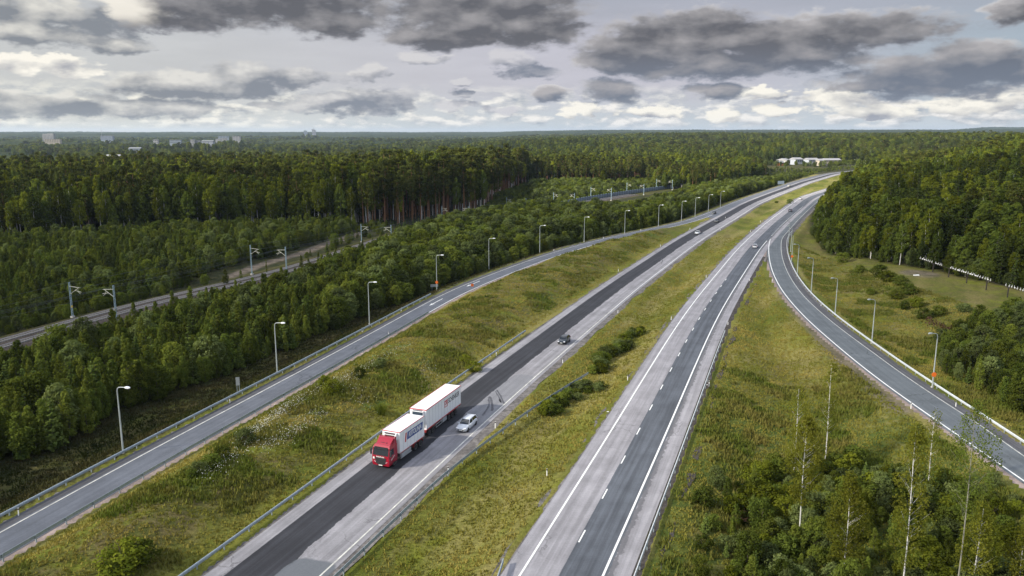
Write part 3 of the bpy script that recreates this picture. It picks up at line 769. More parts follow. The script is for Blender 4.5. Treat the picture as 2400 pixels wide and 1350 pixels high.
def limbs_for(h, zb, rmax, n, up=.5, r=.05):
    return [(rng.uniform(zb * .95, h * .85), rng.uniform(0, 6.28), rmax * rng.uniform(.5, .85), up, r) for _ in range(n)]

def make_birch(i, hero=False):
    h = 18. * rng.uniform(.92, 1.08); zb = h * rng.uniform(.26, .42); rm = rng.uniform(2.2, 3.1)
    c = leaf_mesh('crown', *crown_ovoid(h, zb, rm, 95, 34, .30, peak=rng.uniform(.35, .6), top=.25, clump=.17, flat=1.1, lop=.4), m_birch if i % 3 else m_birch2)
    return c, trunk_mesh('trunk', h * .93, .17, .03, m_bark_b, .4, limbs_for(h, zb, rm, 7, .9, .035))
def make_aspen(i):
    h = 16. * rng.uniform(.9, 1.1); zb = h * .16; rm = rng.uniform(3.0, 3.8)
    c = leaf_mesh('crown', *crown_ovoid(h, zb, rm, 120, 34, .33, peak=.42, clump=.16), m_birch2)
    return c, trunk_mesh('trunk', h * .9, .2, .04, m_bark_a, .3, limbs_for(h, zb, rm, 8, .8, .05))
def make_pine(i):
    h = 20. * rng.uniform(.92, 1.08); zb = h * rng.uniform(.5, .62); rm = rng.uniform(1.9, 2.6); K = 46
    t = rng.uniform(0, 1, K); prof = .55 + .45 * np.sin(np.clip(t, 0, 1) * math.pi * .75 + .35); prof *= np.where(t > .85, .65, 1)
    az = rng.uniform(0, 6.28, K); r = rm * prof * np.sqrt(rng.uniform(.05, 1, K))
    cent = np.c_[r * np.cos(az), r * np.sin(az), zb + (h - zb) * t]
    c = leaf_mesh('crown', *clump_cloud(cent, rng.uniform(.6, 1.15, K), 40, .24, .55, .6), m_pine, 1.5)
    return c, trunk_mesh('trunk', h * .96, .19, .05, m_bark_p, .35, limbs_for(h, zb, rm, 9, .35, .05))
def conifer(h, rbase, levels, per, size, zb, mat, drop=.35, fill=1.0, nb=9):
    Cs = []; Ns = []; Ss = []; Ts = []
    for l in range(levels):
        q = (l + rng.uniform(0, .5)) / levels; z = zb + (h - zb) * q; rl = rbase * (1 - q) ** .85 + .12
        for b in range(nb if q < .7 else 6):
            az = rng.uniform(0, 6.28); ln = rl * rng.uniform(.7, 1.12); tint = rng.uniform(0, .9)
            k = max(3, int(per * (ln / rbase + .25) * fill)); s = rng.uniform(.12, 1, k) ** .7
            w = rng.normal(0, .11, k) * ln * (1.1 - s * .6)
            Cs.append(np.c_[np.cos(az) * ln * s - np.sin(az) * w, np.sin(az) * ln * s + np.cos(az) * w, z - drop * ln * s ** 1.3 + rng.normal(0, .05, k) * rl + .12 * ln * (s > .8)])
            Ns.append(np.c_[np.cos(az) * .45 + rng.normal(0, .35, k), np.sin(az) * .45 + rng.normal(0, .35, k), np.full(k, .75)])
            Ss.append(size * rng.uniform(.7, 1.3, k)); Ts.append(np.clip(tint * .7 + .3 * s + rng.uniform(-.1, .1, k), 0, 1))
    Cs.append(np.array([[0, 0, h - .1 + .15 * j] for j in range(3)])); Ns.append(rng.normal(size=(3, 3))); Ss.append(np.full(3, size * .6)); Ts.append(np.full(3, .8))
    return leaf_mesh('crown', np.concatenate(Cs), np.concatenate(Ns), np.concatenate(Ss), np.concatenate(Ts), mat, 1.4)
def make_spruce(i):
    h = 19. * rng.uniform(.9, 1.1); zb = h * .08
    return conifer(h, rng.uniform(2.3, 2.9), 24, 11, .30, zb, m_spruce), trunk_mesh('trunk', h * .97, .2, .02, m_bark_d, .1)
def make_young(i):
    h = 6. * rng.uniform(.92, 1.08)
    if i % 4 == 3:     # young pine
        c = conifer(h, 1.35, 15, 13, .15, .25, m_youngp, -.25, 1.1, 10)
        return c, trunk_mesh('trunk', h * .95, .08, .02, m_bark_d, .1)
    if i % 4 == 1:     # narrow young birch
        c = leaf_mesh('crown', *crown_ovoid(h * 1.1, .3, .85, 80, 34, .12, .22, .06, 1.35, .20), m_young)
    elif i % 4 == 2:
        c = leaf_mesh('crown', *crown_ovoid(h, .3, 1.2, 90, 34, .13, .3, .12, 1.2, .18), m_birch2)
    else:
        c = leaf_mesh('crown', *crown_ovoid(h * 1.05, .3, 1.05, 90, 34, .125, .24, .06, 1.3, .18), m_young)
    return c, trunk_mesh('trunk', h * .9, .07, .015, m_bark_d, .15, limbs_for(h, .8, 1.2, 5, 1.2, .025))
def make_bushy(i):     # rounder young broadleaf tree (willow, rowan)
    h = 6.5 * rng.uniform(.92, 1.1); rm = rng.uniform(2.0, 2.5)
    c = leaf_mesh('crown', *crown_ovoid(h, .3, rm, 130, 34, .16, .5, .3, .85, .15), m_willow if i % 3 == 1 else m_young if i % 3 else m_birch2)
    return c, trunk_mesh('trunk', h * .75, .1, .03, m_bark_d, .2, limbs_for(h * .8, .6, rm, 6, 1., .04))
def make_shrub(i):
    h = 2.6; rm = rng.uniform(1.2, 1.6)
    c = leaf_mesh('crown', *crown_ovoid(h, .0, rm, 70, 30, .13, .45, .35, .9, .17), [m_young, m_willow, m_birch2, m_birch][i % 4])
    return c, trunk_mesh('trunk', h * .7, .04, .015, m_bark_d, .2, limbs_for(h * .7, .3, rm, 6, 1., .02))
KINDS = {}
for kn, fn, nv in (('birch_tree', make_birch, 6), ('aspen_tree', make_aspen, 4), ('pine_tree', make_pine, 5), ('spruce_tree', make_spruce, 4), ('young_tree', make_young, 8), ('bushy_tree', make_bushy, 6), ('shrub', make_shrub, 8)):
    KINDS[kn] = [fn(i) for i in range(nv)]
KH = dict(birch_tree=18., aspen_tree=16., pine_tree=20., spruce_tree=19., young_tree=6., bushy_tree=6.5, shrub=2.6)

# ------------------------------------------------------------------ vegetation: where each tree stands
TOWN = [(115, 331, 40, 2500), (252, 329, 34, 2550), (366, 336, 20, 2000), (412, 336, 34, 2000), (458, 336, 30, 1950), (488, 336, 34, 1900), (520, 330, 40, 2450), (555, 330, 26, 2400), (268, 369, 40, 1150), (318, 351, 36, 1500), (2052, 359, 26, 1500), (716, 315, 16, 4600), (736, 317, 16, 4600)]
PL = []      # (kind, x, y, z, scale, width factor, region)
VIEW = math.tan(R(36.5))
def scatter(poly_box, spacing, jitter=.45):
    (x0, x1, y0, y1) = poly_box
    xs = np.arange(x0, x1, spacing); ys = np.arange(y0, y1, spacing)
    X, Y = np.meshgrid(xs, ys); P = np.c_[X.ravel(), Y.ravel()]
    P += rng.uniform(-jitter, jitter, P.shape) * spacing
    return P[(np.abs(P[:, 0]) < P[:, 1] * VIEW + 8) & (P[:, 1] > 40)]
def plant(P, D, kinds, probs, hmul, region, z=None):
    z = height(P, D) if z is None else z
    kk = rng.choice(len(kinds), len(P), p=probs) if not callable(probs) else probs(P)
    hm = hmul(P, D) if callable(hmul) else rng.uniform(*hmul, len(P))
    for i in range(len(P)):
        PL.append((kinds[kk[i]], P[i, 0], P[i, 1], z[i], hm[i], rng.uniform(.75, 1.08) if region == 'tall wood' else rng.uniform(.85, 1.2), region))
def subD(D, m): return {k: v[m] for k, v in D.items()}

# A: the tall wood beyond the railway, up to 760 m
P = scatter((-560, 260, 240, 900), 4.6); D = field(P)
m_ = (D['A'] > .5) & (D['T'] > 20) & (D['r'] < 800); P, D = P[m_], subD(D, m_)
n_st = fbm(P[:, 0] / 45 + 2, P[:, 1] / 45 + 4, 3)
def stand_A(P):
    u = rng.random(len(P)); d = D['A']; pine = n_st + rng.normal(0, .06, len(P)); x = P[:, 0]
    k = np.where(pine > .58, 2, np.where(pine < .31, 3, 0)); k = np.where((u < .26), 1, k); k = np.where(u > .90, 2, k)
    k = np.where((x > -70) & (x < 12) & (d < 30), np.where(u < .72, 2, 0), k)
    k = np.where((x > 20) & (d < 60), np.where(u < .62, 2, np.where(u < .8, 3, 0)), k)
    return np.where((d < 6) & (x < -72), np.where(u < .8, 0, 1), k)
def h_A(P, D):
    e = sstep(D['A'] / 14)
    return rng.uniform(.74, 1.22, len(P)) * (.88 + .20 * e) * np.where(P[:, 0] > 15, .88, 1.) * np.where((P[:, 0] > -95) & (P[:, 0] < 12) & (D['A'] < 70), 1.22, 1.)
plant(P, D, ['birch_tree', 'aspen_tree', 'pine_tree', 'spruce_tree'], stand_A, h_A, 'tall wood')
# Y: young growth between railway and tall wood
P = scatter((-330, 230, 120, 700), 2.55); D = field(P)
m_ = (D['T'] > 8.5) & (D['A'] < 1.5) & (D['r'] < 720)
trackp = np.array([gat(x, y)[:2] for x, y in [(500, 660), (600, 625), (700, 596), (770, 570), (850, 545)]])
dt = np.abs(sdist(P, trackp, ends=False)[0]); m_ &= (dt > 4.0)
tri = (D['T'] < 24) & (P[:, 0] > -98) & (P[:, 0] < -45); m_ &= ~(tri & (rng.random(len(P)) < .82))
P, D = P[m_], subD(D, m_)
bush = (P[:, 0] > -20) | (D['T'] < 13)
def kY(P):
    u = rng.random(len(P)); return np.where(bush, np.where(u < .6, 1, 0), np.where(u < .8, 0, 1))
plant(P, D, ['young_tree', 'bushy_tree', 'aspen_tree'], kY, lambda P, D: rng.uniform(.55, 1.1, len(P)) * np.where(P[:, 0] > 0, 1.1, .95) * (.55 + .45 * sstep((D['T'] - 7) / 14)) * np.where((P[:, 0] > -75) & (P[:, 0] < 15) & (D['A'] > -28), .55, 1.), 'young wood')
# B: thicket between railway and left ramp
P = scatter((-190, 150, 70, 440), 2.15); D = field(P)
tb = np.interp(P[:, 1], [70, 100, 130, 170, 230, 300, 380, 450], [19, 19, 18.5, 14, 11, 9, 10, 13])
m_ = (D['T'] < np.where(P[:, 0] > -72, -6.8, -8.)) & (D['P'] > tb + (fbm(P[:, 0] / 9, P[:, 1] / 9) - .45) * 7) & (D['L'] > 20)
P, D = P[m_], subD(D, m_)
def kB(P):
    u = rng.random(len(P)); far_ = P[:, 0] > -45
    return np.where(far_, np.where(u < .55, 1, 0), np.where(u < .9, 0, 1))
def hB(P, D):
    edge = sstep((D['P'] - 12) / 7); rail = sstep((-D['T'] - np.where(P[:, 0] < -60, 8, 6)) / np.where(P[:, 0] < -60, 17, 12))
    return rng.uniform(.6, 1.35, len(P)) * (.62 + .38 * edge) * np.maximum(np.where(P[:, 0] < -60, .30, .5) + np.where(P[:, 0] < -60, .70, .5) * rail, np.where(P[:, 0] > 0, .95, np.interp(P[:, 1], [215, 250], [0, .7]))) * np.where(P[:, 0] > -45, 1.12, 1.)
plant(P, D, ['young_tree', 'bushy_tree'], kB, hB, 'thicket')
# belt of broadleaf trees along the motorway beyond the left gore
P = scatter((60, 480, 370, 1010), 3.6); D = field(P)
m_ = (P[:, 1] < 900) & (D['L'] > np.interp(P[:, 1], [370, 420, 520, 640, 760, 1010], [30, 27, 24, 22, 20, 19])) & (D['L'] < 62) & (D['T'] < -7) & (D['P'] > 12)
P, D = P[m_], subD(D, m_)
plant(P, D, ['bushy_tree', 'young_tree'], [.75, .25], lambda P, D: rng.uniform(.9, 1.35, len(P)) * np.interp(P[:, 1], [370, 600, 700, 800, 900], [1., 1., .85, .5, .3]), 'roadside belt')
P = scatter((120, 480, 420, 1000), 5.); D = field(P)
mead = (P[:, 0] > P[:, 1] * (1775 - 1200) / FPX) & (P[:, 1] > 830)
m_ = (D['L'] >= 62) & (D['A'] < 0) & ~mead & (D['T'] > 14) | ((D['L'] >= 62) & (D['A'] < 0) & (P[:, 1] > 640) & ~mead)
P, D = P[m_], subD(D, m_)
plant(P, D, ['aspen_tree', 'birch_tree', 'spruce_tree', 'pine_tree'], [.35, .25, .15, .25], (.6, .9), 'belt wood')
# C: the wood on the hill to the right
P = scatter((90, 640, 150, 800), 4.3); D = field(P)
m_ = D['inC'] & (D['R'] < -22) & (D['Q'] > 14) & (np.abs(D['C']) > .8) & (D['r'] < 800)
P, D = P[m_], subD(D, m_)
n_c = fbm(P[:, 0] / 40 + 9, P[:, 1] / 40 + 1, 3)
def kC(P):
    u = rng.random(len(P)); d = np.abs(D['C'])
    k = np.where(n_c > .56, 2, np.where(n_c < .32, 3, 1)); k = np.where(u < .3, 0, k)
    return np.where((d < 20), np.where(u < .5, 1, np.where(u < .93, 0, 3)), k)
plant(P, D, ['birch_tree', 'aspen_tree', 'pine_tree', 'spruce_tree'], kC, lambda P, D: rng.uniform(.75, 1.08, len(P)) * (.62 + .38 * sstep(np.abs(D['C']) / 22)), 'hill wood')
P = scatter((90, 330, 120, 520), 2.7); D = field(P)
m_ = D['inC'] & (np.abs(D['C']) < 5) & (D['R'] < -22) & (D['Q'] > 12); P, D = P[m_], subD(D, m_)
plant(P, D, ['bushy_tree', 'young_tree', 'spruce_tree'], [.6, .3, .1], (.4, .85), 'hill edge')
# E: dark young wood right of the right ramp
polyE = np.array([at(*q) for q in [(2225, 1010), (2185, 880), (2215, 800), (2290, 770), (2420, 750), (2620, 800), (2700, 1100), (2420, 1040), (2300, 985)]])
P = scatter((80, 150, 70, 200), 2.1); D = field(P)
m_ = in_poly(P, polyE) & (D['Q'] > 10.5); P, D = P[m_], subD(D, m_)
plant(P, D, ['young_tree', 'bushy_tree'], [.6, .4], lambda P, D: rng.uniform(.45, .8, len(P)), 'east thicket')
# D: scrub in the wedge at the lower right
P = scatter((14, 75, 60, 118), 1.75); D = field(P)
lim = np.interp(P[:, 0], [18, 26, 34, 44, 60], [88, 93, 99, 100, 97])
w = np.minimum(-D['R'] - 11.6, -D['Q'] - 2.6)
m_ = (D['R'] < -15) & (D['Q'] < -4.5) & (P[:, 1] < lim + (fbm(P[:, 0] / 5, P[:, 1] / 5) - .5) * 8) & (rng.random(len(P)) < .22 + .62 * sstep((w - 3) / 5))
P, D = P[m_], subD(D, m_)
plant(P, D, ['shrub', 'bushy_tree', 'young_tree'], [.70, .17, .13], lambda P, D: rng.uniform(.5, 1.15, len(P)) * np.where(np.minimum(-D['R'] - 14, -D['Q'] - 2) > 6, 1., .75) * .95, 'wedge scrub')
for i, q in enumerate(PL):
    if q[6] == 'wedge scrub' and q[0] != 'shrub': PL[i] = (q[0], q[1], q[2], q[3], q[4] * .6, q[5], q[6])
# single shrubs one can point to
def solo(kind, px, py, hpx, wf, region, z=None):
    g = gat(px, py); H = height_px(g, py - hpx) * (.78 if region.startswith('median') else 1.)
    PL.append((kind, g[0], g[1], g[2], H / KH[kind], wf, region))
for (x0_, y0_, x1_, y1_, n_, sp_, rg_) in ((1275, 972, 1400, 905, 20, 15, 'median lower'), (1388, 876, 1500, 778, 24, 11, 'median upper')):
    for k_ in range(n_):
        q = (k_ + rng.uniform(.1, .9)) / n_; u_ = rng.uniform(-1, 1); solo('shrub', x0_ + (x1_ - x0_) * q + u_ * sp_, y0_ + (y1_ - y0_) * q + u_ * sp_ * .55, rng.uniform(22, 32) * (1. - .2 * q), rng.uniform(1.2, 1.6), rg_)
for (px, py, hp, wf) in [(465, 1110, 26, 1.3), (495, 1095, 30, 1.4), (520, 1075, 28, 1.3), (575, 1040, 32, 1.3), (450, 1120, 20, 1.2), (290, 1335, 60, 1.5), (330, 1320, 48, 1.4), (265, 1350, 34, 1.3), (780, 920, 28, 1.3), (760, 905, 24, 1.2), (890, 862, 22, 1.2), (840, 885, 22, 1.2), (1110, 870, 22, 1.3), (1090, 850, 18, 1.2)]: solo('shrub', px, py, hp, wf, 'bank')
for (px, py, hp, wf) in [(2080, 660, 24, 1.5), (2110, 668, 22, 1.5), (2060, 648, 26, 1.4), (2130, 690, 24, 1.6), (2150, 720, 22, 1.6), (2200, 738, 20, 1.7), (2165, 745, 22, 1.5), (2260, 730, 18, 1.6), (2330, 760, 26, 1.8), (2210, 800, 26, 1.5), (2040, 690, 14, 1.4), (2100, 700, 18, 1.5), (2230, 860, 24, 1.4), (2015, 640, 18, 1.4), (2120, 725, 18, 1.3), (2280, 762, 22, 1.6), (1975, 615, 22, 1.4)]: solo('shrub', px, py, hp, wf, 'east field')
for (px, py, hp, wf) in [(530, 668, 38, 1.0), (625, 640, 26, .6), (565, 655, 22, .7)]: solo('young_tree', px, py, hp, wf, 'trackside')
for (px, py, hp, wf) in [(1850, 477, 10, 1.3), (1820, 476, 5, 1.8)]: solo('shrub', px, py, hp, wf, 'far median')

P = scatter((240, 440, 840, 1010), 6.); D = field(P); m_ = (P[:, 0] > P[:, 1] * .29) & (P[:, 0] < P[:, 1] * .43) & (D['L'] > 24); P, D = P[m_], subD(D, m_)
plant(P, D, ['bushy_tree'], [1.], (.25, .45), 'roadside belt')
P = np.c_[rng.uniform(330, 470, 80), rng.uniform(1070, 1108, 80)]; plant(P, field(P), ['bushy_tree'], [1.], (.5, 1.25), 'roadside belt')
for (px_, py_, w_, d_) in TOWN:      # the trees the distant blocks look over
    for k_ in range(int(7 + w_ / 3)):
        dd = d_ - rng.uniform(14, 60) * (d_ / 2000 + .4); q_ = at_y(px_ + rng.uniform(-.62, .62) * w_, py_ + rng.uniform(-1.2, 2.5), dd); gz = ground_z(q_[0], dd)
        kd = ('birch_tree', 'aspen_tree', 'pine_tree', 'spruce_tree')[rng.integers(4)]; hh_ = max(6., q_[2] - gz)
        PL.append((kd, q_[0], dd, gz, hh_ / KH[kd], min(2.2, (1.4 + d_ / 4000) * 18 / max(hh_, 9)), 'far'))
# general forest from 800 m to 5 km
clear = [((at_y(1900, 380, 1130.)[0], 1130.), 130., 60.), ((380., 1040.), 95., 75.)]
def far_band(r0, r1, spacing, kscale, probs):
    n_a = int((r1 - r0) * (r1 + r0) * R(36.5) / spacing ** 2)
    rr = np.sqrt(rng.uniform(r0 ** 2, r1 ** 2, n_a)); aa = rng.uniform(-R(36), R(36), n_a)
    P = np.c_[rr * np.sin(aa), rr * np.cos(aa)]; D = field(P)
    m_ = (D['L'] > 26) | (D['L'] < -12); m_ &= (np.abs(D['R']) > 16); m_ &= (D['A'] > -900)
    for (c, a, b_) in clear: m_ &= ((P[:, 0] - c[0]) / a) ** 2 + ((P[:, 1] - c[1]) / b_) ** 2 > 1
    m_ &= ~((P[:, 0] > P[:, 1] * .305) & (P[:, 0] < P[:, 1] * .43) & (P[:, 1] < 1165))
    # the town: glades between the trees on the left
    town = (P[:, 0] < -60 - .05 * P[:, 1]) & (rr > 900)
    m_ &= ~(town & (fbm(P[:, 0] / 130, P[:, 1] / 130, 2) < .33))
    P, D = P[m_], subD(D, m_); n_s = fbm(P[:, 0] / 120 + 7, P[:, 1] / 120, 3) + rng.normal(0, .05, len(P))
    def kf(P):
        u = rng.random(len(P)); k = np.where(n_s > .56, 2, np.where(n_s < .38, 3, 0)); return np.where(u < .28, 1, np.where(u > .80, 0, np.where(u > .72, 3, k)))
    z = height(P, D)
    kk = kf(P)
    for i in range(len(P)):
        PL.append((('birch_tree', 'aspen_tree', 'pine_tree', 'spruce_tree')[kk[i]], P[i, 0], P[i, 1], z[i], rng.uniform(.6, 1.12), rng.uniform(.8, 1.25) * kscale, 'far'))
far_band(800, 1400, 6.8, 1.3, None); far_band(1400, 2600, 11., 1.9, None); far_band(2600, 5200, 20., 2.6, None)

# ------------------------------------------------------------------ vegetation: single trees, and the rest of each kind as one object
REG = {
 'tall wood': ('standing in the tall wood beyond the railway', 'trees of the tall wood beyond the railway'),
 'young wood': ('in the young wood between railway and tall wood', 'young trees beyond the railway'),
 'thicket': ('in the thicket between railway and left ramp', 'young trees between railway and left ramp'),
 'roadside belt': ('in the belt beside the far motorway', 'trees of the belt beside the motorway'),
 'belt wood': ('in the wood behind the motorway belt', 'trees behind the motorway belt'),
 'hill wood': ('in the wood on the right hill', 'trees of the wood on the right hill'),
 'hill edge': ('at the foot of the wooded hill at the right', 'young trees along the foot of the right hill'),
 'east thicket': ('in the dark young wood right of the right ramp', 'young trees right of the right ramp'),
 'wedge scrub': ('in the scrub at the lower right', 'scrub in the wedge at the lower right'),
 'median lower': ('in the lower clump of the median', 'shrubs of the lower median clump'),
 'median upper': ('in the upper long clump of the median', 'shrubs of the upper median clump'),
 'bank': ('on the grassy bank between left ramp and motorway', 'shrubs on the grassy bank'),
 'east field': ('on the rough meadow right of the right ramp', 'shrubs on the meadow at the right'),
 'trackside': ('beside the railway mast and gravel path', 'young trees beside the railway mast'),
 'far median': ('in the far part of the grass median', 'shrubs in the far median'),
 'far': ('in the far wood', 'trees of the distant wood'),
}
LOOK = dict(birch_tree='slender birch', aspen_tree='broad leafy aspen', pine_tree='tall dark topped pine', spruce_tree='dark pointed spruce', young_tree='narrow bushy young tree', bushy_tree='round bushy tree', shrub='low leafy shrub')
CATS = dict(birch_tree='tree', aspen_tree='tree', pine_tree='tree', spruce_tree='tree', young_tree='young tree', bushy_tree='young tree', shrub='shrub')
STUFFNAME = dict(birch_tree='birch_wood', aspen_tree='aspen_wood', pine_tree='pine_wood', spruce_tree='spruce_wood', young_tree='young_wood', bushy_tree='broadleaf_thicket', shrub='scrub')
def put_tree(kind, var, x, y, z, s, w, rz, label, group):
    o = empty(kind, (x, y, z), rz, label, CATS[kind], group); o.scale = (s * w, s * w, s)
    for nm, me in zip(('crown', 'trunk'), KINDS[kind][var]): link(bpy.data.objects.new(nm, me), o)
    return o
def stuff_tree_object(name, label, cat, kind, protos, rows):
    V = np.array([[q[1], q[2], q[3]] for q in rows], np.float32)
    me = bpy.data.meshes.new(name); me.vertices.add(len(V)); me.vertices.foreach_set('co', V.ravel())
    a = me.attributes.new('rot', 'FLOAT_VECTOR', 'POINT'); a.data.foreach_set('vector', np.c_[rng.normal(0, .03, len(V)), rng.normal(0, .03, len(V)), rng.uniform(0, 6.28, len(V))].astype(np.float32).ravel())
    s = np.array([[q[4] * q[5], q[4] * q[5], q[4]] for q in rows], np.float32)
    a = me.attributes.new('size', 'FLOAT_VECTOR', 'POINT'); a.data.foreach_set('vector', s.ravel())
    o = link(bpy.data.objects.new(name, me)); tag(o, label, cat, kind='stuff')
    g = bpy.data.node_groups.new(name, 'GeometryNodeTree')
    g.interface.new_socket('Geometry', in_out='INPUT', socket_type='NodeSocketGeometry'); g.interface.new_socket('Geometry', in_out='OUTPUT', socket_type='NodeSocketGeometry')
    n, l = g.nodes, g.links; gi = n.new('NodeGroupInput'); go = n.new('NodeGroupOutput')
    iop = n.new('GeometryNodeInstanceOnPoints'); l.new(gi.outputs[0], iop.inputs['Points']); l.new(iop.outputs[0], go.inputs[0])
    jall = n.new('GeometryNodeJoinGeometry')
    for p in protos:
        j = n.new('GeometryNodeJoinGeometry')
        for ch in p.children:
            oi = n.new('GeometryNodeObjectInfo'); oi.inputs['Object'].default_value = ch; oi.transform_space = 'ORIGINAL'
            # the part's own placement under its tree is the identity, so its mesh is used as it is
            rg = n.new('GeometryNodeTransform'); l.new(oi.outputs['Geometry'], rg.inputs[0]); l.new(rg.outputs[0], j.inputs[0])
        ti = n.new('GeometryNodeGeometryToInstance'); l.new(j.outputs[0], ti.inputs[0]); l.new(ti.outputs[0], jall.inputs[0])
    l.new(jall.outputs[0], iop.inputs['Instance']); iop.inputs['Pick Instance'].default_value = True
    rv = n.new('FunctionNodeRandomValue'); rv.data_type = 'INT'
    for i_ in rv.inputs:
        if i_.enabled and i_.name == 'Min': i_.default_value = 0
        if i_.enabled and i_.name == 'Max': i_.default_value = len(protos) - 1
    l.new([x_ for x_ in rv.outputs if x_.enabled][0], iop.inputs['Instance Index'])
    for nm, sk in (('rot', 'Rotation'), ('size', 'Scale')):
        na = n.new('GeometryNodeInputNamedAttribute'); na.data_type = 'FLOAT_VECTOR'; na.inputs['Name'].default_value = nm
        l.new([x_ for x_ in na.outputs if x_.enabled][0], iop.inputs[sk])
    md = o.modifiers.new('instances', 'NODES'); md.node_group = g
    return o
def seen_size(q):
    d = math.hypot(q[1], q[2])
    if abs(q[1]) > q[2] * math.tan(R(33.2)): return 0.
    if 70 > q[2]: return 0.
    hid = 1.
    return KH[q[0]] * q[4] / d * hid
for kind in KINDS:
    rows = sorted([q for q in PL if q[0] == kind], key=lambda q: (q[6] in ('median lower', 'median upper', 'bank', 'east field', 'trackside', 'far median'), seen_size(q)), reverse=True)
    first = {}
    for i, q in enumerate(rows[:300]):
        var = i % len(KINDS[kind]); lab, grp = REG[q[6]]
        o = put_tree(kind, var, q[1], q[2], q[3], q[4], q[5], rng.uniform(0, 6.28), LOOK[kind] + ' ' + lab, grp + ', ' + CATS[kind] + ' of one kind, ' + kind.replace('_', ' '))
        first.setdefault(var, o)
    if len(rows) > 300:
        stuff_tree_object(STUFFNAME[kind], 'mass of ' + LOOK[kind].replace('tall ', '') + 's filling the woods further back', 'wood', kind, list(first.values()), rows[300:])

# the far wooded country, a closed canopy seen from far away
def build_canopy():
    na, nr = 900, 420
    ang = np.linspace(R(-40), R(40), na); rad = 1500 * (15000 / 1500) ** np.linspace(0, 1, nr)
    A, Rr = np.meshgrid(ang, rad); P = np.c_[(Rr * np.sin(A)).ravel(), (Rr * np.cos(A)).ravel()]
    z = height(P); r = np.hypot(P[:, 0], P[:, 1])
    z += np.where(r < 2600, 6, 12) * sstep((r - 1500) / 600) + rng.uniform(-1, 1, len(P)) * np.clip(r / 900, 1.5, 6) * .8 - 1.0
    i0 = np.arange(na * nr).reshape(nr, na); F = np.stack([i0[:-1, :-1], i0[:-1, 1:], i0[1:, 1:], i0[1:, :-1]], -1).reshape(-1, 4)
    m, t, b = new_mat('far_canopy')
    pos = t.n.new('ShaderNodeNewGeometry').outputs['Position']
    n1 = t.noise(pos, .004, 5., .6); n2 = t.noise(pos, .03, 4., .7)
    c = t.mix(t.smooth(n1, .4, .6), (.018, .027, .013), (.036, .045, .017))
    c = t.mix(t.mul(t.smooth(n2, .45, .65), .6), c, (.055, .06, .022))
    t.l.new(c, b.inputs['Base Color']); b.inputs['Roughness'].default_value = 1.; b.inputs['Specular IOR Level'].default_value = 0.
    tag(link(bpy.data.objects.new('far_forest', mesh_np('far_forest', np.c_[P, z], F, m, False))), 'unbroken dark forest canopy reaching to the horizon', 'forest', kind='stuff')
build_canopy()

# foreground birches in the wedge at the lower right: each one its own tree
def hero_birch(px, py, ytop, lean, rmax, cz, label, leaves=260, bark=None, fork=False, lm=None):
    g = gat(px, py); h = height_px(g, ytop)
    root = empty('birch_tree', tuple(g), rng.uniform(0, .2), label, 'tree'); rmax *= 1.22
    zb = h * cz; K = int(46 + rmax * 16); t_ = rng.uniform(0, 1, K) ** .85
    az = rng.uniform(0, 6.28, K); prof = np.sin(np.clip(t_ * .93 + .07, 0, 1) * math.pi) ** .8; r = rmax * prof * np.sqrt(rng.uniform(.08, 1, K))
    cent = np.c_[r * np.cos(az), r * np.sin(az), zb + (h - zb) * t_ * .98]
    c = clump_cloud(cent, rng.uniform(.4, .8, K), int(leaves / 2.7), .10, 1.4, .4)
    link(bpy.data.objects.new('crown', leaf_mesh('crown', *c, lm or m_hero)), root)
    lim = [(float(np.clip(cent[i, 2] - .5 * r[i] - .3, zb * .9, h * .93)), float(az[i]), float(max(.3, r[i])), 1.1, .011) for i in range(0, K, 2)]
    if fork: lim += [(h * .60, .3, 1.5, 1.1, .06), (h * .72, .9, .9, 1.9, .05)]
    link(bpy.data.objects.new('trunk', trunk_mesh('trunk', h * .97, .088, .022, bark or m_bark_w, .12 + lean, lim)), root)
m_hero = leaf_mat('birch_leaves_near', (0.095, 0.116, 0.015), (0.183, 0.177, 0.024), .3, .25)
m_bark_w = M('white_bark', (.62, .61, .58), .75, var=.45, scale=3.)
hero_birch(1872, 1275, 975, .1, 1.7, .34, 'forked birch with bright white bare lower trunk, above the scrub at the lower right', 300, fork=True)
hero_birch(1861, 1105, 905, .05, 1.2, .15, 'thin straight birch behind the forked birch, crown thin against the grass', 110)
hero_birch(1934, 1078, 850, .1, 1.2, .2, 'thin sparse birch with white trunk standing before the pale dry grass', 120)
hero_birch(1974, 1362, 1120, .1, 1.6, .22, 'leafy birch at the bottom edge, white stem foot showing, right of the forked birch', 330)
hero_birch(2112, 1400, 1000, .2, 1.5, .2, 'tall crooked birch with long white trunk left of the right ramp', 230)
hero_birch(2172, 1172, 962, .1, .9, .2, 'small thin birch whose top reaches the white line of the right ramp', 70)
hero_birch(2240, 1400, 945, .15, 2.0, .42, 'tall grey stemmed aspen whose loose top crosses the right ramp', 130, bark=m_bark_a, lm=m_birch2)
hero_birch(2277, 1395, 1185, .1, 1.5, .2, 'short birch with thin white stem beside the grey stemmed aspen', 210)
hero_birch(2385, 1400, 1245, .1, 1.3, .3, 'small birch at the bottom right corner of the picture', 160)

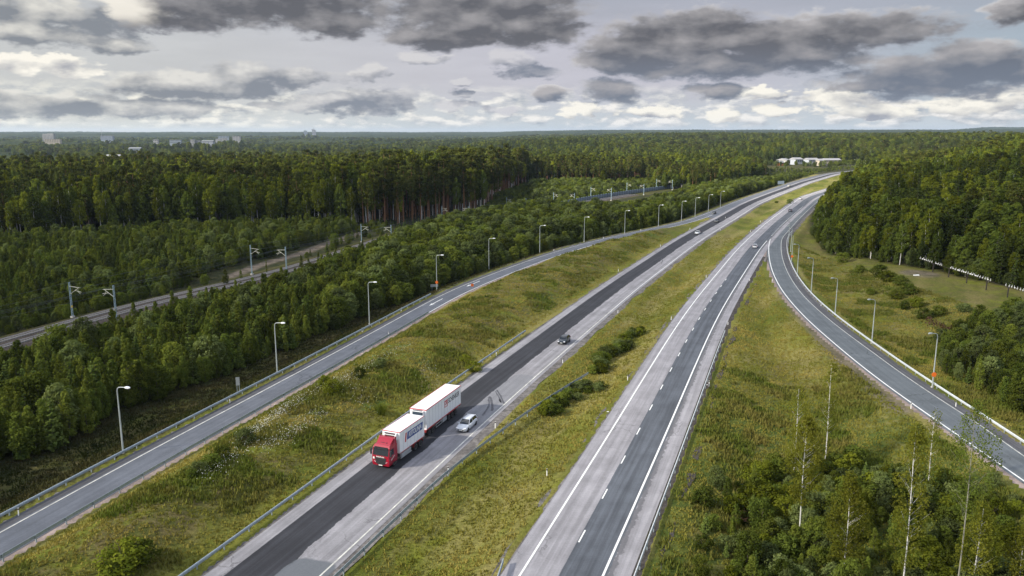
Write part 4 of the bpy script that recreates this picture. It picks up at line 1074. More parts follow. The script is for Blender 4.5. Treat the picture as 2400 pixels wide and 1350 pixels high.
# ------------------------------------------------------------------ grass and weeds
def tufts(name, label, cat, P, z, h, width, blades, mat, spread=.18, tint=None):
    n = len(P); a = rng.uniform(0, 6.28, (n, blades)); rr = rng.uniform(0, spread, (n, blades)) * width[:, None]
    bx = P[:, 0:1] + np.cos(a) * rr; by = P[:, 1:2] + np.sin(a) * rr; hh = h[:, None] * rng.uniform(.6, 1.15, (n, blades))
    a2 = rng.uniform(0, 6.28, (n, blades)); lean = rng.uniform(.1, .55, (n, blades)) * hh; w = (.05 + .05 * rng.random((n, blades))) * width[:, None]
    b0 = np.stack([bx + np.cos(a2 + 1.57) * w, by + np.sin(a2 + 1.57) * w, np.broadcast_to(z[:, None] - .03, bx.shape)], -1)
    b1 = np.stack([bx - np.cos(a2 + 1.57) * w, by - np.sin(a2 + 1.57) * w, np.broadcast_to(z[:, None] - .03, bx.shape)], -1)
    tp = np.stack([bx + np.cos(a2) * lean, by + np.sin(a2) * lean, z[:, None] + hh], -1)
    V = np.stack([b0, b1, tp], 2).reshape(-1, 3); F = np.arange(len(V)).reshape(-1, 3)
    tv = np.repeat((rng.random(n) if tint is None else tint), blades)
    tag(link(bpy.data.objects.new(name, mesh_np(name, V, F, mat, attrs={'tint': ('FACE', tv)}))), label, cat, kind='stuff')
m_grass = leaf_mat('grass_blades', (0.120, 0.137, 0.018), (0.300, 0.246, 0.067), .2, .1)
m_weed = leaf_mat('weed_stalks', (0.086, 0.125, 0.017), (0.200, 0.168, 0.048), .2, .1)
m_heath_shaded = leaf_mat('heath_blades_shaded', (.030, .038, .011), (.075, .060, .030), .15, .1)  # heath tufts, darkened so the thicket's shade sits in their colour
m_flower = M('white_umbels', (.62, .62, .54), .8)
def tri_pts(x0, x1, y0, y1, n): return np.c_[rng.uniform(x0, x1, n), rng.uniform(y0, y1, n)]
P = tri_pts(-75, 110, 60, 330, 230000); P = P[(np.abs(P[:, 0]) < P[:, 1] * .70 + 3)]
P = P[rng.random(len(P)) < np.clip(130 / P[:, 1], .25, 1.) ** 1.5]
D = field(P); z = height(P, D)
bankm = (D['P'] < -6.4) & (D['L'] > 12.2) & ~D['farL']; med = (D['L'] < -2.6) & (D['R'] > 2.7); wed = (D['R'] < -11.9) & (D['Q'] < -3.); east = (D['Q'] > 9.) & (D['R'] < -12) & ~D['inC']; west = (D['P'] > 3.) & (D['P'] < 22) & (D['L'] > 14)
wb = np.minimum(-D['P'] - 6.2, D['L'] - 12.)
weedy = (bankm & (wb > 2.0) & (fbm(P[:, 0] / 6, P[:, 1] / 6, 3) > .47)) | (wed & (P[:, 1] < 140) & (fbm(P[:, 0] / 6, P[:, 1] / 6, 3) > .45)) | (east & (fbm(P[:, 0] / 7, P[:, 1] / 7, 3) > .45))
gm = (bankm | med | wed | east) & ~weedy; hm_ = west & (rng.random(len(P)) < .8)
tg = np.clip((fbm(P[:, 0] / 5 + 3, P[:, 1] / 5, 4) - .28) * 2.2, 0, 1)
tufts('grass', 'short mown and rough grass on verges and median', 'grass', P[gm], z[gm], (.16 + .14 * rng.random(gm.sum())), np.full(gm.sum(), 1.4), 5, m_grass, .35, tint=np.clip(tg[gm] * np.where(wed[gm] & (P[gm][:, 1] < 135), .45, 1.), 0, 1))
tufts('heath', 'rough grass and heath coloured as shaded on the slope below the left ramp', 'grass', P[hm_], z[hm_], .2 + .3 * rng.random(hm_.sum()), np.full(hm_.sum(), 1.5), 5, m_heath_shaded, .4, tint=tg[hm_])
tufts('tall_weeds', 'tall brownish weeds and herbs on the bank and rough meadow', 'weeds', P[weedy], z[weedy], .28 + .42 * rng.random(weedy.sum()), np.full(weedy.sum(), 1.6), 7, m_weed, .4, tint=np.clip(fbm(P[weedy][:, 0] / 4, P[weedy][:, 1] / 4, 4) * 1.9 - .45 + rng.normal(0, .12, weedy.sum()), 0, 1))
# white flower heads along the crest of the bank
fp = []
for (x0, y0), (x1, y1), wd, n_ in [((560, 1060), (700, 960), 10, 900), ((620, 1075), (760, 985), 12, 500), ((700, 960), (960, 830), 9, 600), ((480, 1150), (600, 1060), 12, 200), ((790, 900), (860, 960), 20, 200), ((1000, 860), (1010, 900), 14, 120)]:
    for _ in range(n_):
        q = rng.random(); fp.append(at(x0 + (x1 - x0) * q + rng.normal(0, wd), y0 + (y1 - y0) * q + rng.normal(0, wd * .6), 1.))
fp = np.array(fp); Df = field(fp); ok = (Df['P'] < -7) & (Df['L'] > 13); fp = fp[ok]; zf = height(fp)
tagc = leaf_mesh('wildflowers', np.c_[fp, zf + rng.uniform(.6, 1.0, len(fp))], rng.normal(0, .25, (len(fp), 3)) + [0, 0, 1], rng.uniform(.035, .08, len(fp)), rng.random(len(fp)), m_flower)
tag(link(bpy.data.objects.new('wildflowers', tagc)), 'white flower heads along the crest of the bank', 'flowers', kind='stuff')
# the strip of willowherb in the meadow on the right
m_wh = leaf_mat('willowherb', (.15, .075, .058), (.20, .13, .075), .2)
wp = []
for (x0, y0), (x1, y1), wd, n_ in [((2170, 755), (2240, 785), 5, 200), ((2240, 788), (2268, 797), 3, 70), ((1730, 1215), (1745, 1235), 6, 50)]:
    for _ in range(n_):
        q = rng.random(); wp.append(gat(x0 + (x1 - x0) * q + rng.normal(0, wd), y0 + (y1 - y0) * q + rng.normal(0, wd * .5)))
wp = np.array(wp)
tag(link(bpy.data.objects.new('willowherb', leaf_mesh('willowherb', wp + np.c_[np.zeros((len(wp), 2)), rng.uniform(.5, 1.2, len(wp))], rng.normal(0, 1, (len(wp), 3)) + [0, 0, .6], rng.uniform(.15, .3, len(wp)), rng.random(len(wp)), m_wh, 1.3))), 'pinkish strip of flowering willowherb in the meadow', 'flowers', kind='stuff')
# the big tussock of reeds below the trailer
g = gat(893, 972)
n_ = 420; aa = rng.uniform(0, 6.28, n_); ln = rng.uniform(1.3, 2.2, n_); sp = rng.uniform(0, .75, n_); V = []; 
for i in range(n_):
    b = np.array([math.cos(aa[i]) * sp[i] * .6, math.sin(aa[i]) * sp[i] * .6, 0]); tp = b + np.array([math.cos(aa[i]) * sp[i] * 1.1, math.sin(aa[i]) * sp[i] * 1.1, ln[i] * (1 - .25 * sp[i])]); pw_ = np.array([-math.sin(aa[i]), math.cos(aa[i]), 0]) * .04
    V += [b + pw_, b - pw_, tp]
tus = link(bpy.data.objects.new('grass_tussock', mesh_np('grass_tussock', V, np.arange(3 * n_).reshape(-1, 3), m_young, attrs={'tint': ('FACE', rng.random(n_))})))
tus.location = tuple(g); tag(tus, 'big green grass tussock on the bank behind the white trailer', 'grass tussock')

# ------------------------------------------------------------------ guard rails
m_galv = M('galvanised_steel', (.36, .42, .46), .5, .35, .2, 3.)
m_galv_lit = M('sky_lit_galvanised_steel', (.66, .70, .72), .5, .3, .2, 3.)  # paler copy of the steel, sky light on the beams put into colour
m_conc = M('pale_concrete', (.45, .43, .40), .85)
def guardrail(c, label, face, mat=None, post_step=4., hgt=.75):
    """c: world polyline (x, y); face +1: beam on the left of the posts"""
    mat = mat or m_galv; c = smooth_curve(c, 4., 1); z = np.zeros(len(c)) + .0; N = normals(c); o = empty('guardrail', (*c[0], 0), label=label, cat='guardrail', group='guardrails along the carriageways')
    prof = [(.00, .40), (.08, .46), (.02, .58), (.08, .71), (.00, .78), (-.05, .78), (.04, .71), (-.02, .58), (.04, .46), (-.05, .40)]
    V = np.concatenate([np.c_[c + N * (face * q + face * .08), np.full(len(c), zz)] for q, zz in prof]) - np.array([*c[0], 0])
    n = len(c); k = len(prof); ix = np.arange(k * n).reshape(k, n); ix2 = np.r_[ix, ix[:1]]
    F = np.stack([ix2[:-1, :-1], ix2[1:, :-1], ix2[1:, 1:], ix2[:-1, 1:]], -1).reshape(-1, 4)
    link(bpy.data.objects.new('beam', mesh_np('beam', V, F, mat)), o)
    pm = MB().box((0, 0, .30), (.10, .12, .86)).mesh('post', m_galv); s = arclen(c)
    step = max(post_step, s[-1] / 98)
    for q in np.arange(.5, s[-1], step):
        p = link(bpy.data.objects.new('post', pm), o); x, y = np.interp(q, s, c[:, 0]), np.interp(q, s, c[:, 1])
        p.location = (x - c[0][0], y - c[0][1], 0); i = np.searchsorted(s, q); p.rotation_euler = (0, 0, math.atan2(N[min(i, n - 1)][1], N[min(i, n - 1)][0]))
    return o
def pxs(L, z=.6): return [at(x, y, z) for x, y in L]
guardrail(offset(sub(P_ref, 55, 205), 2.35), 'long grey guardrail on the far left side of the left ramp, above the dark slope', -1)
guardrail(offset(sub(P_ref, 55, 186), -5.35), 'grey guardrail between the left ramp and its pinkish gravel edge', 1)
guardrail(offset(sub(L_ref, 45, 164), 12.0), 'grey guardrail on the bank side of the left carriageway, passing behind the truck', -1)
med_c = np.r_[offset(sub(L_ref, 45, 100), -2.05), pxs([(1060, 1097), (1160, 1020), (1260, 945), (1380, 874)], .6)]
guardrail(med_c, 'grey guardrail in the grass median beside the white car, ending at the scrub', 1)
guardrail(offset(sub(R_ref, 45, 172), -10.75), 'pale grey guardrail on the outer side of the right carriageway', 1, m_galv_lit)
guardrail(np.r_[pxs([(1166, 1362), (1182, 1312)], .6)], 'short end of a guardrail at the bottom edge beside the right carriageway', 1)
qc = Q_ref[(Q_ref[:, 1] < 350)]; qo = (q_off + 2.05)[Q_ref[:, 1] < 350]
guardrail(offset(qc, qo), 'long pale guardrail along the outer edge of the right ramp', -1, m_galv_lit)

# ------------------------------------------------------------------ street lamps
m_pole = M('lamp_pole_steel', (.42, .46, .45), .5, .3, .12); m_lampw = M('lamp_housing', (.78, .80, .82), .4, 0, .05)
m_orange = M('orange_plate', (.80, .16, .015), .6)
def lamp(px, pb, label, adir, z0=None, plate=False, top=None, arm=1.5):
    """pole foot seen at (px, pb); adir: arm direction (x, y)"""
    g = gat(px, pb); h = 9.6 if top is None else height_px(g, top) - .1
    o = empty('street_lamp', tuple(g), math.atan2(adir[1], adir[0]), label, 'street lamp', 'street lamps along the ramps')
    mb = MB(); pts = [(0, 0, -.4), (0, 0, h * .5), (0, 0, h - .55), (.10, 0, h - .2), (.35, 0, h - .02), (arm * .6, 0, h + .05), (arm, 0, h + .09)]
    mb.tube(pts, [.13, .10, .075, .065, .06, .055, .05], 8); mb.obj('pole', m_pole, o, True)
    hd = MB(); hd.loft([[(arm - .1 + x, y * w, h + .09 + zz * t) for (y, zz) in ((-.13, 0), (-.10, .12), (.10, .12), (.13, 0), (.10, -.08), (-.10, -.08))] for x, w, t in ((0, .5, .6), (.15, 1.3, 1.2), (.6, 1.5, 1.3), (.85, .9, .7))])
    hd.obj('lamp_head', m_lampw if adir[0] > 0 else m_pole, o, True)
    MB().box((0, 0, .05), (.34, .34, .3)).obj('foot', m_conc, o)
    if plate:
        mb = MB(); mb.add([(.14, .42 * math.cos(k * math.pi / 4 + .39), 2.3 + .42 * math.sin(k * math.pi / 4 + .39)) for k in range(8)] + [(.18, .42 * math.cos(k * math.pi / 4 + .39), 2.3 + .42 * math.sin(k * math.pi / 4 + .39)) for k in range(8)],
            [tuple(range(8)), tuple(range(15, 7, -1))] + [(k, (k + 1) % 8, 8 + (k + 1) % 8, 8 + k) for k in range(8)])
        q = mb.obj('marker_plate', m_orange, o); q.rotation_euler = (0, 0, -1.57 - math.atan2(adir[1], adir[0])) ; tag(q, 'orange round plate')
ordw = ['nearest', 'second', 'third', 'fourth', 'fifth', 'sixth', 'seventh', 'eighth', 'ninth', 'tenth', 'eleventh', 'twelfth', 'farthest']
LP = [(289, 1062, 905), (650, 875, 755), (866, 760, 660), (1024, 680, 597), (1146, 632, 558), (1265, 593, 528), (1369, 567, 508), (1464, 547, 493), (1543, 530, 480), (1597, 519, 471), (1629, 507, 463), (1660, 496, 456), (1688, 488, 448)]
LL = ['lamp nearest the lower left corner, beside the left ramp', 'second lamp along the left ramp, above the steel sign board', 'third lamp along the left ramp, in front of the thicket', 'lamp with an orange plate on its pole, behind the road arrows',
      'lamp on the left ramp just right of the one with the orange plate', 'sixth lamp from the left along the left ramp', 'seventh lamp from the left along the left ramp', 'eighth lamp from the left along the left ramp', 'ninth lamp from the left along the left ramp',
      'lamp where the left ramp begins to join the motorway', 'third lamp from the far end of the left row', 'last lamp but one in the left row', 'farthest lamp of the left row, close to the dark trees']
for i, ((x, yb, yt), lb) in enumerate(zip(LP, LL)): lamp(x, yb, 'grey ' + lb, (.93, -.36) if i < 6 else (.8, -.6), plate=(i == 3), top=yt)
RP = [(2185, 908, 780), (2043, 805, 701), (1957, 737, 651), (1901, 685, 604), (1868, 648, 572), (1855, 617, 550), (1853, 590, 530), (1848, 570, 518)]
RL = ['lamp with an orange plate on its pole, nearest on the right ramp', 'second lamp from the right along the right ramp, bent arm over the guardrail', 'third lamp from the right along the right ramp', 'fourth lamp from the right along the right ramp',
      'lamp right of the small orange plate where the right ramp bends', 'thin lamp with a small orange plate where the right ramp bends', 'last lamp but one along the right ramp, by the wooded hill', 'farthest lamp along the right ramp, by the foot of the wooded hill']
for i, ((x, yb, yt), lb) in enumerate(zip(RP, RL)): lamp(x, yb, 'pale ' + lb, (-.95, -.3), plate=(i in (0, 5)), top=yt, arm=1.2)

# ------------------------------------------------------------------ marker posts
m_white = M('white_plastic', (.80, .80, .78), .5, var=.06); m_black = M('black_plastic', (.02, .02, .022), .5)
_pm = MB().tube([(0, 0, -.1), (0, 0, .98)], [.075, .06], 6).mesh('post', m_white); _pc = MB().tube([(0, 0, .78), (0, 0, .96)], [.078, .072], 6).mesh('reflector_band', m_black)
def marker(px, pb, label):
    g = gat(px, pb); o = empty('marker_post', tuple(g), random.uniform(0, 3), 'white marker post ' + label, 'marker post', 'white marker posts'); o.rotation_euler = (random.uniform(-.05, .05), random.uniform(-.05, .05), 0)
    link(bpy.data.objects.new('post', _pm), o); link(bpy.data.objects.new('reflector_band', _pc), o)
for px, pb, lb in [(44, 1210, 'beside the left guardrail in the lower left corner'), (539, 946, 'by the guardrail left of the steel sign board'), (849, 778, 'where the left guardrail ends by the third lamp'), (941, 729, 'left of the two road arrows on the ramp'),
    (911, 787, 'on the right edge of the left ramp below the first arrow'), (1298, 589, 'left of the ramp, just right of the sixth lamp'), (1414, 560, 'left of the ramp, right of the seventh lamp'), (1502, 541, 'left of the ramp, by the eighth lamp'), (1540, 541, 'right of the ramp opposite the ninth lamp'),
    (1163, 834, 'in front of the bank guardrail above the trailer'), (1161, 1003, 'in the median right of the white estate car'), (1319, 852, 'in the median below the dark hatchback'), (1471, 892, 'left of the right carriageway beside the lower scrub'), (1282, 1116, 'alone in the median left of the right carriageway'),
    (1051, 1110, 'with dark head at the median guardrail below the white car'), (1448, 734, 'in the median right of the bank, above the dark hatchback'), (1573, 749, 'left of the right carriageway above the scrub'), (1449, 636, 'at the bank edge of the left carriageway, in the middle'), (1548, 578, 'at the bank edge of the left carriageway near the silver saloon'),
    (1617, 538, 'at the bank edge of the left carriageway just before the gore'), (1655, 651, 'left of the right carriageway by the light worn lane'), (1782, 521, 'in the median left of the far carriageway bend'), (1759, 544, 'in the median above the silver car'), (1700, 512, 'in the median below the dark oncoming car'), (1688, 540, 'in the median below the white oncoming car'),
    (1757, 659, 'right of the right carriageway before the gore'), (1810, 659, 'left of the right ramp below the gore'), (1706, 762, 'at the end of the right guardrail'), (2135, 957, 'at the inner edge of the right ramp by the birches'), (2240, 954, 'at the outer guardrail right of the plated lamp'), (1924, 718, 'at the outer guardrail between two lamps'), (1662, 905, 'leaning by the right guardrail halfway up')]:
    marker(px, pb, lb)
def sack(px, py, label, s=.2, kind='scrap of paper'):
    g = gat(px, py); mb = MB(); rr = [(rng.uniform(.7, 1.2)) for _ in range(14)]
    mb.loft([[(s * x * rr[i], s * .6 * math.sin(k * math.pi / 3) * rr[i + 7], .08 + s * .35 * math.cos(k * math.pi / 3) * rr[(i + k) % 14]) for k in range(6)] for i, x in enumerate((-1, -.4, .4, 1))])
    o = mb.obj('litter', m_white); o.location = tuple(g); tag(o, label, 'litter')
sack(1425, 966, 'white scrap of litter on the median edge below the lower scrub'); sack(664, 963, 'white scrap of litter on the bank left of the flowers'); sack(1657, 903, 'white scrap of litter beside the right guardrail'); sack(1578, 612, 'white scrap of litter in the median below the silver saloon', .25); sack(2147, 646, 'bright white slab lying on the knoll by the bird row', .65)

# ------------------------------------------------------------------ signs
m_signback = M('sign_back', (.34, .36, .36), .5, .3)
m_signfar = M('sign_face_far', (.50, .58, .62), .5)
def board(px, pb, w, h, zb, rz, label, legs=2, mat=None, n='road_sign'):
    g = gat(px, pb); o = empty(n, tuple(g), rz, label, 'road sign')
    MB().box((0, 0, zb + h / 2), (w, .05, h)).obj('board', mat or m_signback, o, bevel=.015)
    for k in range(legs): MB().tube([((k - (legs - 1) / 2) * w * .6, .06, -.3), ((k - (legs - 1) / 2) * w * .6, .06, zb + h * .9)], .04, 6).obj('leg', m_galv, o)
board(559, 921, .6, 1.4, 1.3, .25, 'narrow grey road sign seen from behind on two thin legs', 2)
board(1018, 680, 2.2, .8, 1.2, .25, 'grey green road sign seen from behind at the lamp with the orange plate', 2)
board(1830, 436, 6.5, 2.6, 1.5, .4, 'large pale road sign far off beside the motorway bend', 2, m_signfar)
board(1107, 675, .75, .75, .45, .3, 'small orange board standing on the arrow of the left ramp', 1, m_orange)

# ------------------------------------------------------------------ railway masts and wires
m_mast = M('mast_blue_steel', (.26, .36, .43), .5, .4); m_arm = M('cantilever_tube', (.62, .62, .50), .5, .1); m_yel = M('yellow_plate', (.75, .52, .05), .5)
def mast_pair_at(px, ytop, side, label, plate):
    """lattice mast whose top shows at (px, ytop); side +1: far side of the tracks"""
    best = None
    for o_ in [side * 6.6]:
        c = offset(T_ref, o_); zz = RAILZ + 8.6
        for i in range(len(c)):
            d = c[i]; q = ray(px, ytop); xx = d[1] * math.cos(PITCH) - (zz - CAMH) * math.sin(PITCH); u = 1200 + FPX * d[0] / xx
            if best is None or abs(u - px) < best[0]: best = (abs(u - px), i, c[i])
    i, p = best[1], best[2]; tdir = T_ref[min(i + 1, len(T_ref) - 1)] - T_ref[max(i - 1, 0)]; nn = np.array([-tdir[1], tdir[0]]); nn /= np.linalg.norm(nn)
    inw = -nn * side; h = max(7.5, min(10., height_px((p[0], p[1], RAILZ - .3), ytop)))
    o = empty('railway_mast', (p[0], p[1], RAILZ - .3), math.atan2(inw[1], inw[0]), label, 'railway mast', 'railway masts along the line')
    mb = MB()
    for a in (-1, 1): mb.box((0, a * .19, h / 2), (.16, .09, h), taper=.8)
    for k in range(int(h / .62)): mb.box((0, 0, .5 + k * .62), (.10, .34, .10))
    mb.obj('lattice_post', m_mast, o)
    MB().box((0, 0, .1), (.7, .8, .5)).obj('foot', m_conc, o)
    if plate: MB().box((.1, 0, 2.7), (.04, .45, .5)).obj('number_plate', m_yel, o)
    ca = MB(); ca.tube([(.35, 0, h - 1.05), (3.2, 0, h - 1.25)], .055, 6); ca.tube([(.35, 0, h - 2.75), (2.75, 0, h - 1.25)], .055, 6); ca.tube([(1.6, 0, h - 1.95), (3.4, 0, h - 2.3)], .05, 6); ca.tube([(2.5, 0, h - 1.4), (2.5, 0, h - 2.1)], .03, 5); ca.tube([(2.3, 0, h - 2.1), (3.2, .0, h - 2.75)], .04, 5)
    ca.tube([(.0, 0, h - 1.05), (.35, 0, h - 1.05)], .08, 6); ca.tube([(.0, 0, h - 2.75), (.35, 0, h - 2.75)], .08, 6)
    ca.obj('cantilever', m_arm, o)
    return p, inw, h
MP = []
for k, (xl, yl, xr, yr) in enumerate([(146, 661, 258, 668), (587, 574, 673, 578), (843, 527, 915, 531), (1035, 493, 1097, 497), (1183, 470, 1235, 471), (1298, 452, 1345, 455), (1388, 438, 1432, 440), (1469, 428, 1509, 431), (1540, 419, 1577, 421)]):
    nm = ['nearest', 'second nearest', 'third nearest', 'fourth', 'fifth', 'sixth', 'seventh', 'eighth', 'farthest'][k]
    MP.append((mast_pair_at(xl, yl, 1, 'blue grey lattice mast beyond the tracks, left of the %s mast pair' % nm, k == 0), mast_pair_at(xr, yr, -1, 'blue grey lattice mast before the tracks, right of the %s mast pair' % nm, k == 0)))
m_wire = M('overhead_wire', (.10, .11, .12), .5, .3)
for sd_, lab in ((0, 'overhead wires above the far track'), (1, 'overhead wires above the near track')):
    o = empty('overhead_wire', (0, 0, 0), label='thin dark ' + lab + ', hung from the masts', cat='overhead wire', group='overhead wires of the railway')
    prev = np.array([*(MP[0][sd_][0] + (MP[0][sd_][0] - MP[1][sd_][0])), 0]); hs = [MP[0][sd_][2]] + [q[sd_][2] for q in MP]
    ps = [prev[:2] + MP[0][sd_][1] * 0] + [q[sd_][0] for q in MP]; ins = [MP[0][sd_][1]] + [q[sd_][1] for q in MP]
    for nm, out_, dz, sag in (('contact_wire', 3.3, -2.7, .05), ('messenger_wire', 3.1, -1.2, .7), ('feeder_wire', .0, .0, .9)):
        mb = MB()
        for a in range(len(ps) - 1):
            A_ = np.array([*(ps[a] + ins[a] * out_), RAILZ - .3 + hs[a] + dz]); B_ = np.array([*(ps[a + 1] + ins[a + 1] * out_), RAILZ - .3 + hs[a + 1] + dz])
            mb.tube([A_ + (B_ - A_) * q - np.array([0, 0, sag * 4 * q * (1 - q)]) for q in np.linspace(0, 1, 7)], .018, 4)
        mb.obj(nm, m_wire, o)
# noise barrier beside the far part of the line
m_barrier = M('barrier_sheet', (.085, .105, .125), .6, .2, .15, .5)
c = smooth_curve([gat(x, y)[:2] for x, y in [(1272, 491), (1330, 479), (1388, 468), (1440, 460), (1500, 451), (1590, 439)]], 4., 2)
o = empty('noise_barrier', (*c[0], RAILZ), label='long blue grey noise barrier beside the far part of the railway', cat='noise barrier')
n = len(c); N = normals(c); V = np.concatenate([np.c_[c + N * q - c[0], np.full(n, zz)] for q, zz in ((.06, -.5), (.06, 2.3), (-.06, 2.3), (-.06, -.5))]); ix = np.arange(4 * n).reshape(4, n)
F = np.stack([ix[:-1, :-1], ix[1:, :-1], ix[1:, 1:], ix[:-1, 1:]], -1).reshape(-1, 4); link(bpy.data.objects.new('panel', mesh_np('panel', V, F, m_barrier)), o)
pm = MB().box((0, 0, 1.0), (.16, .3, 3.0)).mesh('post', m_mast)
for i in range(0, n, 1):
    p = link(bpy.data.objects.new('post', pm), o); p.location = (c[i][0] - c[0][0], c[i][1] - c[0][1], 0); p.rotation_euler = (0, 0, math.atan2(N[i][1], N[i][0]) + 1.57)

# ------------------------------------------------------------------ the row of white birds on dark posts
m_bird = M('bird_white', (.82, .82, .80), .5, var=.04); m_dpost = M('dark_timber', (.035, .028, .024), .8)
def bird_mesh():
    mb = MB(); rings = []
    for (x, z, rx, rz_) in ((-.55, .42, .03, .03), (-.42, .38, .16, .14), (-.1, .32, .26, .25), (.22, .34, .22, .22), (.40, .46, .11, .12), (.44, .70, .07, .07), (.42, .92, .065, .065), (.46, 1.02, .09, .08), (.62, 1.0, .03, .03)):
        t = len(rings); rings.append([(x + rz_ * math.sin(k * math.pi / 4) * (.9 if 4 <= t <= 6 else 0.0), rx * math.cos(k * math.pi / 4), z + rz_ * math.sin(k * math.pi / 4) * (.2 if 4 <= t <= 6 else 1.0)) for k in range(8)])
    mb.loft(rings); mb.tube([(-.05, .07, .12), (-.05, .07, -.05)], .03, 4); mb.tube([(-.05, -.07, .12), (-.05, -.07, -.05)], .03, 4)
    return mb.mesh('white_bird', m_bird, True)
bm_ = bird_mesh()
posts = [(2186, 638), (2223, 650), (2265, 664), (2311, 680), (2361, 697), (2408, 712)]
bl = [(2154, 619), (2162, 619), (2167, 618), (2171, 617), (2175, 620), (2179, 622), (2184, 624), (2194, 627), (2198, 629), (2203, 632), (2207, 631.5), (2228, 638), (2234, 641), (2239, 641), (2245, 643), (2249, 646), (2254, 649), (2258, 648.5), (2263, 650), (2268, 656), (2274, 655), (2279, 658), (2286, 659.5), (2291, 660), (2297, 661), (2303, 663.5), (2309, 666), (2315, 668), (2321, 671), (2357, 685), (2365, 684), (2371, 689), (2378, 693), (2384, 697), (2391, 698), (2398, 698)]
gp = [gat(*q) for q in posts]; hp = 2.5
pb_ = []
for i, g in enumerate(gp):
    mb = MB().tube([(0, 0, -.4), (0, 0, hp * .6), (.05, 0, hp)], [.17, .15, .12], 8); mb.box((0, 0, hp), (.30, .9, .16))
    o = mb.obj('timber_post', m_dpost, None, True); o.location = tuple(g)
    tag(o, 'dark timber post under the white birds, ' + ['at the left end of the row', 'second from the left', 'third from the left', 'fourth from the left, before the gap', 'just after the gap in the row', 'at the right edge of the picture'][i], 'post', 'dark posts under the white birds')
line = np.array([[*(gp[0][:2] + (gp[0][:2] - gp[1][:2]) * .9), gp[0][2] + hp + .3]] + [[g[0], g[1], g[2] + hp + .1] for g in gp] + [[*(gp[-1][:2] + (gp[-1][:2] - gp[-2][:2]) * .4), gp[-1][2] + hp]])
wr = MB().tube([tuple(q) for q in line], .05, 6).obj('perch_cable', m_dpost); tag(wr, 'thin dark cable on the timber posts on which the white birds perch', 'cable')
dirn = line[-1] - line[0]; rzb = math.atan2(dirn[1], dirn[0])
for i, (bx, by) in enumerate(bl):
    # the place along the cable seen in this column
    best = None
    for a in range(len(line) - 1):
        for q in np.linspace(0, 1, 40):
            p = line[a] + (line[a + 1] - line[a]) * q; xx = p[1] * math.cos(PITCH) - (p[2] - CAMH) * math.sin(PITCH); u = 1200 + FPX * p[0] / xx
            if best is None or abs(u - bx) < best[0]: best = (abs(u - bx), p)
    p = best[1]; o = link(bpy.data.objects.new('white_bird', bm_)); o.location = (p[0], p[1], p[2] + .06); o.rotation_euler = (0, 0, rzb + (math.pi if i % 5 == 2 else 0) + random.uniform(-.5, .5)); o.scale = (.6, .6, .72)
    tag(o, 'white bird figure perched in the row on dark posts before the wood', 'bird figure', 'white bird figures on the dark posts')

# ------------------------------------------------------------------ vehicles
m_tyre = M('tyre_rubber', (.018, .018, .019), .85); m_rim = M('wheel_rim', (.42, .42, .43), .4, .6); m_glass = M('car_glass', (.012, .016, .020), .08, 0, .05, spec=.8)
m_lampg = M('headlamp_glass', (.70, .72, .74), .15, .2, .05); m_red = M('tail_lamp', (.35, .01, .01), .3); m_trim = M('dark_trim', (.025, .025, .028), .6); m_plate = M('number_plate', (.75, .75, .72), .5, var=.03)
def wheel(parent, x, y, r, w, out):
    mb = MB(); s = 1 if out > 0 else -1
    mb.lathe_x((0, 0, 0), [(-w / 2, r * .62), (-w / 2, r * .93), (-w * .38, r), (w * .38, r), (w / 2, r * .93), (w / 2, r * .62)], 20)
    t_ = mb.obj('wheel', m_tyre, parent, True); t_.location = (x, y, r)
    rm = MB(); rm.lathe_x((0, 0, 0), [(s * w * .30, r * .64), (s * w * .51, r * .62), (s * w * .46, r * .5), (s * w * .40, r * .15), (s * w * .47, r * .12)], 16)
    rm.obj('rim', m_rim, t_, True)
